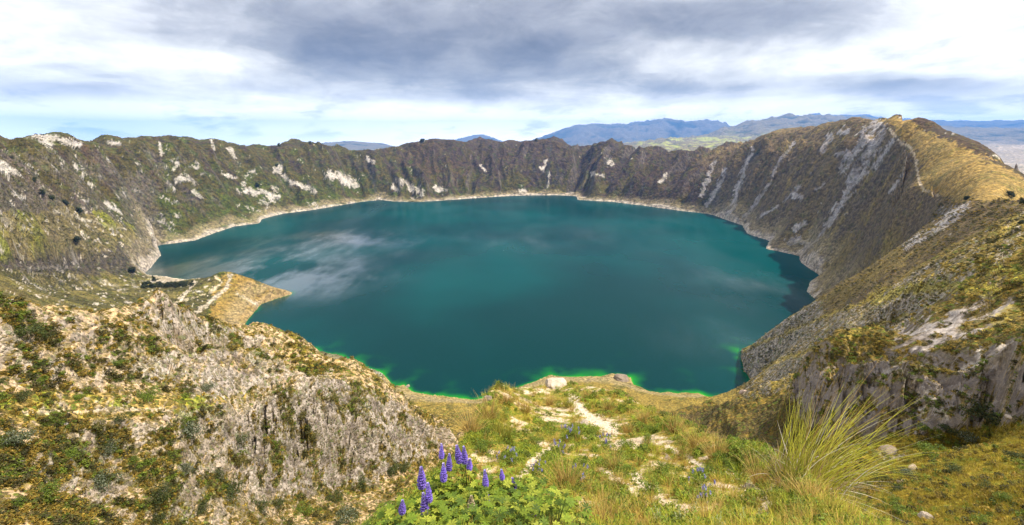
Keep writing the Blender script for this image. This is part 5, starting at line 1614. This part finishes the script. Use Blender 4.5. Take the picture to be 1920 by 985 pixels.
# ------------------------------------------------------------------ shrubs on the slopes
SH = {"silver": [plant_mesh("shrub", a, M_leaf) for a in SILVER_T], "dark": [plant_mesh("shrub", a, M_leaf) for a in DARKB_T],
      "bright": [plant_mesh("shrub", a, M_leaf) for a in BRIGHT_T], "olive": [plant_mesh("shrub", a, M_leaf) for a in OLIVE_T]}
HW = {"silver": 1.8, "dark": 1.8, "bright": 1.6, "olive": 1.0}
LS = "shrubs scattered over the left slope"
RS = "shrubs in the meadow on the right"
for i, (px, py, w, kind, grp, lab) in enumerate([
    (36, 838, 72, "silver", LS, "large silvery shrub at the far left under the terrace"), (199, 915, 64, "silver", LS, "silver grey shrub in the middle of the lower left slope"), (203, 852, 52, "silver", LS, "silvery shrub with yellow flowers above the grey one"),
    (357, 828, 62, "silver", LS, "silvery green shrub at the head of the washed out gully"), (348, 888, 36, "silver", LS, "small silver shrub right of the gully"), (90, 932, 60, "bright", LS, "bright olive shrub low on the left slope"),
    (298, 935, 64, "dark", LS, "wide dark olive shrub below the small silver one"), (194, 806, 46, "olive", LS, "olive shrub on the bank under the terrace path"), (434, 935, 64, "dark", LS, "dark shrub at the left foot of the pale cliff"),
    (452, 840, 44, "dark", LS, "dark shrub clinging to the left edge of the pale cliff"), (388, 735, 34, "silver", LS, "small silver shrub at the right end of the terrace"), (149, 752, 34, "bright", LS, "green shrub at the back of the terrace"),
    (42, 752, 44, "dark", LS, "grey green shrub at the terrace's left end"), (52, 640, 64, "dark", LS, "dark shrub thicket above the white scar at far left"), (92, 640, 48, "dark", LS, "dark shrub right of the thicket at far left"),
    (77, 686, 26, "dark", LS, "small dark shrub on the white scar"), (280, 748, 54, "bright", LS, "broad bright shrub at the back of the terrace, centre"), (221, 688, 34, "bright", LS, "green shrub on the gravel slope above the terrace"),
    (5, 718, 26, "dark", LS, "dark shrub cut by the left edge above the terrace"), (294, 985, 50, "dark", LS, "dark green shrub at the bottom edge below the gully"), (490, 955, 44, "dark", LS, "dark shrub under the pale cliff's left half"),
    (738, 890, 44, "dark", LS, "dark shrub in the hollow left of the lupins"), (684, 915, 62, "dark", LS, "wide dark green shrub under the pale cliff's right end"), (629, 940, 46, "dark", LS, "dark green shrub below the cliff's right half"),
    (570, 962, 44, "bright", LS, "green shrub at the bottom under the cliff's middle"), (520, 955, 40, "dark", LS, "small dark shrub below the pale cliff, next to a green one"), (757, 880, 34, "dark", LS, "small dark shrub nearest the lupins in the hollow"),
    (650, 982, 60, "silver", LS, "grey leaved shrub at the bottom edge left of the lupins"), (562, 790, 36, "olive", LS, "olive shrub growing on the face of the pale cliff"), (620, 760, 34, "olive", LS, "olive shrub high on the pale cliff's right half"), (590, 850, 30, "olive", LS, "small olive shrub low on the pale cliff"), (500, 800, 32, "olive", LS, "olive shrub on the upper left of the pale cliff"),
    (130, 860, 40, "bright", LS, "green shrub between the silvery shrub and the far left one"), (250, 870, 30, "bright", LS, "small green shrub left of the washed out gully"), (30, 950, 46, "bright", LS, "yellow green shrub in the bottom left corner"), (380, 960, 44, "dark", LS, "dark shrub at the bottom between gully and cliff"),
    (228, 792, 40, "dark", LS, "brown shrub beneath the terrace path, left of the pale stone"), (410, 900, 40, "dark", LS, "olive black shrub left of the pale cliff's base"), (455, 880, 36, "olive", LS, "olive shrub against the base of the pale cliff"),
    (1846, 795, 90, "dark", RS, "large dark green bush against the right cliff"), (1816, 838, 46, "silver", RS, "silvery shrub in front of the large dark bush"), (1785, 888, 46, "dark", RS, "round dark shrub in the middle of the meadow"),
    (1751, 858, 60, "bright", RS, "bright green spreading shrub left of the silvery one"), (1682, 922, 38, "dark", RS, "dark round bush beside the low pale rock"), (1678, 945, 36, "bright", RS, "small green bush under the dark round one"),
    (1902, 862, 40, "dark", RS, "dark shrub at the right edge of the meadow"), (1846, 985, 46, "bright", RS, "green shrub at the bottom edge of the meadow"), (1690, 968, 50, "bright", RS, "bright shrub left of the whitish rock"),
    (1848, 915, 34, "dark", RS, "small dark shrub in the golden part of the meadow"), (1777, 814, 40, "dark", RS, "dark shrub at the cliff foot left of the large bush"), (1733, 815, 36, "bright", RS, "green shrub below the pale streak of the right cliff"),
    (1700, 895, 34, "silver", RS, "grey shrub beside the narrow tan rock"), (1885, 940, 40, "bright", RS, "yellow green shrub low in the right of the meadow"), (1650, 905, 40, "dark", RS, "dark shrub behind the tips of the reedy grass"),
]):
    pos, D = hit(px, py, 12.0, 400)
    s = w * px_scale(pos) / HW[kind]
    thing("shrub", SH[kind][i % len(SH[kind])], pos - np.array([0, 0, 0.05]), lab, "shrub", grp, None, s)

# ------------------------------------------------------------------ trees
def tree_parts(rng, H, R):
    m = PM()
    k = 7
    for j, (x, y, h0, h1, w) in enumerate([(0, 0, 0, 0.55, 0.035)] + [(rng.uniform(-.3, .3), rng.uniform(-.3, .3), 0.3, 0.75, 0.025) for _ in range(5)]):
        b0 = np.array([0, 0, h0 * H]); b1 = np.array([x * R * 1.5, y * R * 1.5, h1 * H])
        an = np.linspace(0, 2 * pi, k, endpoint=False)
        ring = np.stack([np.cos(an), np.sin(an), an * 0], 1)
        Vt = np.concatenate([b0 + ring * w * H, b1 + ring * w * H * 0.45])
        F = [[q, (q + 1) % k, (q + 1) % k + k, q + k] for q in range(k)]
        m.add(Vt, F, np.tile((.09, .065, .045), (2 * k, 1)))
    c = PM()
    for _ in range(13):
        a = rng.uniform(0, 2 * pi); q = R * 0.7 * math.sqrt(rng.uniform(0, 1))
        cen = np.array([q * cos(a), q * sin(a), H * rng.uniform(0.22, 0.80)])
        n = 150
        d = rng.normal(0, 1, (n, 3)); d /= np.linalg.norm(d, axis=1, keepdims=True)
        P = cen + d * (R * rng.uniform(0.26, 0.46)) * rng.uniform(0.4, 1.0, n)[:, None] ** 0.5
        c.add(*leaf_quads(rng, P, d, 0.085 * H, 0.7, ((.035, .05, .016), (.055, .07, .02), (.025, .038, .012), (.08, .085, .028))))
    return m.arrays(), c.arrays()


TREES = []
for q in range(3):
    a_, c_ = tree_parts(r_, 1.0, 0.5)
    TREES.append((plant_mesh("trunk", a_, M_stem), plant_mesh("crown", c_, M_leaf)))
TG = "lone trees on the crater slopes"
for i, (px, py, w, h, lab) in enumerate([
    (1812, 377, 12, 14, "dark round tree beside the ridge path below the right peak"), (1893, 371, 16, 15, "dark bushy tree on the skyline of the right shoulder"), (1917, 384, 14, 16, "dark tree cut by the right edge near the ridge path"), (1914, 424, 16, 15, "dark tree above the pale path at the right edge"),
    (66, 344, 10, 13, "highest dark tree of the row down the left wall"), (82, 369, 12, 13, "second dark tree down the left wall, above a close pair"), (97, 377, 14, 12, "dark tree in the middle of the left wall's descending row"), (124, 386, 13, 13, "fourth dark tree down the left wall's bright grass"), (150, 402, 17, 14, "lowest and widest dark tree of the left wall's row"),
    (146, 458, 20, 16, "dark tree clump at the edge of the left pasture"), (249, 514, 18, 17, "rounded tree at the foot of the dark escarpment by the lake"), (290, 528, 8, 14, "slim dark tree on the flat shore beside the inlet"),
    (484, 352, 12, 12, "dark tree above the white scars of the far wall"), (519, 315, 9, 9, "small dark tree high on the far left wall"), (523, 275, 7, 8, "tiny tree on the rim skyline of the left wall"), (581, 271, 7, 8, "tiny tree on the rim left of the blue gap"), (792, 267, 13, 7, "low tree clump on the rim left of the far wall's dome"), (1005, 265, 9, 7, "tiny tree clump on the rim right of the small blue peak"),
]):
    pos, D = hit(px, py, 250)
    s = px_scale(pos)
    e = bpy.data.objects.new("tree", None)
    COL.objects.link(e)
    e.location = pos - np.array([0, 0, 0.06 * h * s]); e.rotation_euler = (0, 0, r_.uniform(0, 6)); e.scale = (w * s * 0.9, w * s * 0.85, h * s * 0.95)
    e["label"], e["category"], e["group"] = lab, "tree", TG
    for nm, me in zip(("trunk", "crown"), TREES[i % 3]):
        c = bpy.data.objects.new(nm, me); COL.objects.link(c); c.parent = e
# the grove on the bench by the inlet
for i in range(12):
    px, py = 268 + i * 8.2 + r_.uniform(-2, 2), 541 - 3.5 * abs(math.sin(i * 1.3)) - (2 if i > 7 else 0)
    pos, D = hit(px, py, 700)
    s = px_scale(pos)
    e = bpy.data.objects.new("tree", None)
    COL.objects.link(e)
    w, h = r_.uniform(10, 15), r_.uniform(8, 13)
    e.location = pos - np.array([0, 0, 0.06 * h * s]); e.rotation_euler = (0, 0, r_.uniform(0, 6)); e.scale = (w * s, w * s, h * s)
    e["label"], e["category"], e["group"] = "low dark green tree in the grove on the flat shore by the inlet", "tree", "trees of the grove by the inlet"
    for nm, me in zip(("trunk", "crown"), TREES[i % 3]):
        c = bpy.data.objects.new(nm, me); COL.objects.link(c); c.parent = e

# ------------------------------------------------------------------ tall reedy grass at the right of the knoll
m = PM()
base, D = hit(1545, 915, 1.6, 40)
for (px, py, n, L, wx) in [(1500, 890, 110, 1.15, 0.30), (1525, 902, 140, 1.25, 0.38), (1555, 925, 170, 1.25, 0.45), (1590, 950, 160, 1.15, 0.52), (1620, 975, 120, 1.0, 0.55)]:
    q, _ = hit(px, py, 1.6, 40)
    v, f, t_ = blades(r_, n, L, 0.30, (0.02, 0.42), 0.8, 0.010, (.24, .24, .03), (.66, .62, .07), seg=7, wind=(wx, -0.05), cvar=0.45, alt=(.66, .60, .48), altp=0.07)
    m.add(v + (q - base), f, t_)
    v, f, t_ = blades(r_, 14, L * 1.35, 0.12, (0.05, 0.35), 0.3, 0.007, (.30, .26, .06), (.62, .36, .10), seg=7, wind=(wx, 0.0), cvar=0.2)
    m.add(v + (q - base), f, t_)
    v, f, t_ = blades(r_, 14, L * 0.6, 0.35, (0.4, 1.5), 0.9, 0.010, (.5, .42, .33), (.78, .72, .62), seg=5, wind=(wx * 0.4, -0.1), cvar=0.2)
    m.add(v + (q - base), f, t_)
for (px, py) in [(1510, 905), (1550, 930), (1590, 955)]:
    q, _ = hit(px, py, 1.6, 40)
    v, f, t_ = blades(r_, 120, 0.5, 0.36, (0.2, 1.5), 1.0, 0.009, (.16, .10, .05), (.46, .33, .16), seg=4, wind=(0.1, -0.1), cvar=0.4)
    m.add(v + (q - base), f, t_)
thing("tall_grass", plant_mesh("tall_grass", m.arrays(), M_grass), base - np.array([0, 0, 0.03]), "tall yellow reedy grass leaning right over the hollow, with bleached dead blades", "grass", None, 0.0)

# pale sprigs along the bottom edge
def sprig(rng):
    m = PM()
    for _ in range(9):
        a = rng.uniform(0, 2 * pi); le = rng.uniform(0.05, 0.5); L = rng.uniform(0.22, 0.42)
        n = 34
        k = np.linspace(0.1, 1, n)
        P = np.stack([np.cos(a) * np.sin(le) * L * k, np.sin(a) * np.sin(le) * L * k, np.cos(le) * L * k], 1)
        m.add(*leaf_quads(rng, P, rng.normal(0, 1, (n, 3)), 0.045, 0.28, ((.44, .48, .20), (.36, .42, .14), (.55, .56, .32)), 0.2, up=0.6))
    return m.arrays()


SPR = [plant_mesh("sprig", sprig(r_), M_leaf) for _ in range(3)]
for i, (px, py, w, lab) in enumerate([(1235, 985, 50, "pale green sprig at the bottom edge, first right of the straw tussocks"), (1275, 990, 56, "pale sprig at the bottom edge in front of the flowering bush"), (1300, 972, 44, "pale sprig standing above its neighbours at the bottom edge"), (1345, 995, 52, "pale green sprig below the leafy bush by the sandy streak"), (1395, 990, 50, "pale sprig at the bottom edge under the straw tussock"), (1425, 980, 42, "pale sprig nearest the yellow green tussock")]):
    pos, D = hit(px, py, 1.2, 30)
    thing("sprig", SPR[i % 3], pos, lab, "plant", "pale green sprigs along the bottom edge", None, w * px_scale(pos) / 0.5)

# ------------------------------------------------------------------ lupins
def palmate(rng, P, N, size):
    """palm-shaped leaves of seven leaflets"""
    m = PM()
    n = len(P)
    N = N / (np.linalg.norm(N, axis=1, keepdims=True) + 1e-9)
    u = np.cross(N, rng.normal(0, 1, (n, 3))); u /= np.linalg.norm(u, axis=1, keepdims=True)
    v = np.cross(N, u)
    s = size * rng.uniform(0.65, 1.2, n)
    base_c = np.array([(.15, .22, .016), (.22, .28, .022), (.08, .13, .012), (.34, .37, .04)])[rng.randint(0, 4, n)] * rng.uniform(0.8, 1.2, (n, 1))
    for j in range(7):
        a = -2.5 + 5.0 * j / 6
        d = u * math.cos(a) + v * math.sin(a)
        w = np.cross(N, d)
        L = s * (0.5 if j in (0, 6) else 0.6)
        tip = P + d * L[:, None] + N * (0.10 * L)[:, None]
        mid = P + d * (0.6 * L)[:, None] + N * (0.14 * L)[:, None]
        ww = (0.13 * s)[:, None]
        Vv = np.stack([P, mid + w * ww, tip, mid - w * ww], 1).reshape(-1, 3)
        T = np.repeat(base_c, 4, 0) * np.tile(np.array([[0.8], [1.0], [1.15], [1.0]]), (n, 1))
        m.add(Vv, np.arange(4 * n).reshape(n, 4), T)
    return m


def lupin_foliage(rng, R, H, nl):
    m = PM()
    a = rng.uniform(0, 2 * pi, nl)
    q = R * np.sqrt(rng.uniform(0, 1, nl))
    h = H * rng.uniform(0.30, 1.0, nl) ** 0.8 * (1 - 0.35 * (q / R) ** 2)
    P = np.stack([q * np.cos(a), q * np.sin(a), h], 1)
    N = np.stack([np.cos(a) * 0.5, np.sin(a) * 0.5, np.ones(nl)], 1) + rng.normal(0, 0.35, (nl, 3))
    lm_ = palmate(rng, P, N, 0.078)
    m.add(*lm_.arrays())
    for i in range(0, nl, 2):                                   # stems
        p0 = P[i] * np.array([0.15, 0.15, 0.0]); p1 = P[i]
        s = 0.004
        for ax in (np.array([s, 0, 0]), np.array([0, s, 0])):
            m.add([p0 - ax, p0 + ax, p1 + ax * 0.6, p1 - ax * 0.6], [[0, 1, 2, 3]], np.tile((.12, .16, .03), (4, 1)))
    return m.arrays()


def spike(rng, L=0.15, W=0.034, dry=False):
    """a lupin flower spike: whorls of florets round a stem, paler at the tip"""
    m = PM()
    for ax in (np.array([.004, 0, 0]), np.array([0, .004, 0])):
        m.add([-ax - [0, 0, .25], ax - [0, 0, .25], ax * .5 + [0, 0, L], -ax * .5 + [0, 0, L]], [[0, 1, 2, 3]], np.tile((.14, .16, .05), (4, 1)))
    nw = 9
    for k in range(nw):
        h = L * k / (nw - 1)
        f = k / (nw - 1)
        w = W * (1.0 - 0.72 * f ** 1.3) * (0.75 + 0.25 * min(1, k / 2))
        nf = 6 if f < 0.7 else 5
        for j in range(nf):
            a = 2 * pi * (j + 0.5 * (k % 2)) / nf + rng.uniform(-.2, .2)
            o = np.array([cos(a), sin(a), 0.0]); tt = np.array([-sin(a), cos(a), 0.0]); up = np.array([0, 0, 1.0])
            c = o * w * 0.45 + up * h
            e = o * w * 1.15 + up * (h + 0.004)
            s = 0.0115 * (1 - 0.5 * f) * rng.uniform(0.8, 1.2)
            if dry:
                pur, lil = np.array((.50, .42, .26)), np.array((.62, .56, .40))
            else:
                pur = np.array((.30, .20, .70)) * rng.uniform(0.75, 1.3)
                lil = np.array((.74, .68, .90)) if rng.uniform() < 0.5 + 0.4 * f else np.array((.44, .34, .82))
            m.add([c - tt * s, c + tt * s, e + tt * s * .9, e - tt * s * .9], [[0, 1, 2, 3]], [pur * .8, pur * .8, pur, pur])
            m.add([c - tt * s + up * .002, c + tt * s + up * .002, c + tt * s * 1.1 + up * s * 2.0 + o * .004, c - tt * s * 1.1 + up * s * 2.0 + o * .004], [[0, 1, 2, 3]], [pur, pur, lil, lil])
            m.add([c - up * s * .7, e - up * s * .6, e + up * s * .9, c + up * s * .9], [[0, 1, 2, 3]], [pur, pur, (pur + lil) / 2, pur])
    return m.arrays()


SPK = [plant_mesh("flower_spike", spike(r_, 0.15 * q, 0.029), M_petal) for q in (1.0, 0.85, 1.1)]
SPK_DRY = plant_mesh("flower_spike", spike(r_, 0.13, 0.036, True), M_petal)
LUP = "flowering lupins at the photographer's feet"
FOL = [plant_mesh("foliage", lupin_foliage(r_, 0.33, 0.46, 105), M_leaf) for _ in range(4)]
lup_list = [
    # base pixel column, distance, height scale, spikes (px, py of the spike's middle, length px, dry)
    (815, 3.15, 1.0, [(791, 891, 44, 0)], "lupin with one long purple spike left of the tall group"),
    (850, 3.35, 1.15, [(828, 846, 26, 0), (842, 866, 30, 0), (832, 884, 34, 0)], "lupin with three purple spikes in the tallest group"),
    (880, 3.45, 1.15, [(862, 848, 36, 0), (872, 852, 32, 0), (880, 866, 28, 0)], "lupin with crowded purple spikes topping the clump"),
    (770, 2.75, 0.6, [(754, 945, 34, 0)], "leftmost lupin, a single purple spike low over bright leaves"),
    (805, 2.75, 0.65, [(805, 923, 34, 0), (797, 943, 40, 0)], "lupin with two purple spikes one above the other"),
    (910, 3.1, 0.85, [(911, 897, 30, 0), (914, 929, 24, 0)], "lupin with two spikes in the middle of the clump"),
    (950, 3.3, 0.95, [(942, 887, 24, 0), (964, 904, 34, 0)], "lupin with two spikes on the right side of the clump"),
    (1003, 2.9, 0.6, [(1002, 952, 32, 0)], "rightmost lupin, a lone purple spike among green leaves"),
    (882, 2.75, 0.65, [(883, 938, 30, 1)], "lupin with a withered cream seed head"),
    (740, 3.2, 0.7, [], "leafy lupin without flowers on the clump's left edge"),
    (850, 2.35, 0.6, [], "leafy lupin without flowers in front of the two stacked spikes"),
    (940, 2.4, 0.6, [], "leafy lupin without flowers in front of the withered head"),
    (1040, 2.55, 0.6, [], "leafy lupin without flowers on the clump's right edge"),
    (985, 3.2, 0.75, [], "leafy lupin without flowers behind the rightmost spike"),
    (790, 2.3, 0.5, [], "leafy lupin without flowers under the leftmost spike"),
]
ZG2, LG2 = Zg.reshape(NC, NR), Lg.reshape(NC, NR)


def ground_z(x, y):
    ci = int(np.argmin(np.abs(AZC - math.atan2(x, y))))
    return float(np.interp(math.log(math.hypot(x, y)), LG2[ci], ZG2[ci]))


for i, (px, D, hs, sp, lab) in enumerate(lup_list):
    a, _ = ray(px, 930)
    x, y = D * math.sin(a), D * math.cos(a)
    z = ground_z(x, y)
    e = bpy.data.objects.new("lupin_plant", None)
    COL.objects.link(e)
    e.location = (x, y, z)
    e["label"], e["category"], e["group"] = lab, "lupin", LUP
    c = bpy.data.objects.new("foliage", FOL[i % 4]); COL.objects.link(c); c.parent = e
    c.scale = (1.0, 1.0, hs); c.rotation_euler = (0, 0, r_.uniform(0, 6))
    for (sx, sy, ln, dry) in sp:
        pw = at(sx, sy + ln * 0.5, D * r_.uniform(0.97, 1.03))
        s = 0.98 * ln * px_scale(pw) / 0.15
        c = bpy.data.objects.new("flower_spike", SPK_DRY if dry else SPK[r_.randint(0, 3)])
        COL.objects.link(c); c.parent = e
        c.location = pw - np.array([x, y, z])
        c.scale = (s * 1.1, s * 1.1, s)
        c.rotation_euler = (r_.uniform(-.12, .12), r_.uniform(-.12, .12), r_.uniform(0, 6))
        if dry:
            c["label"] = "withered cream flower spike"
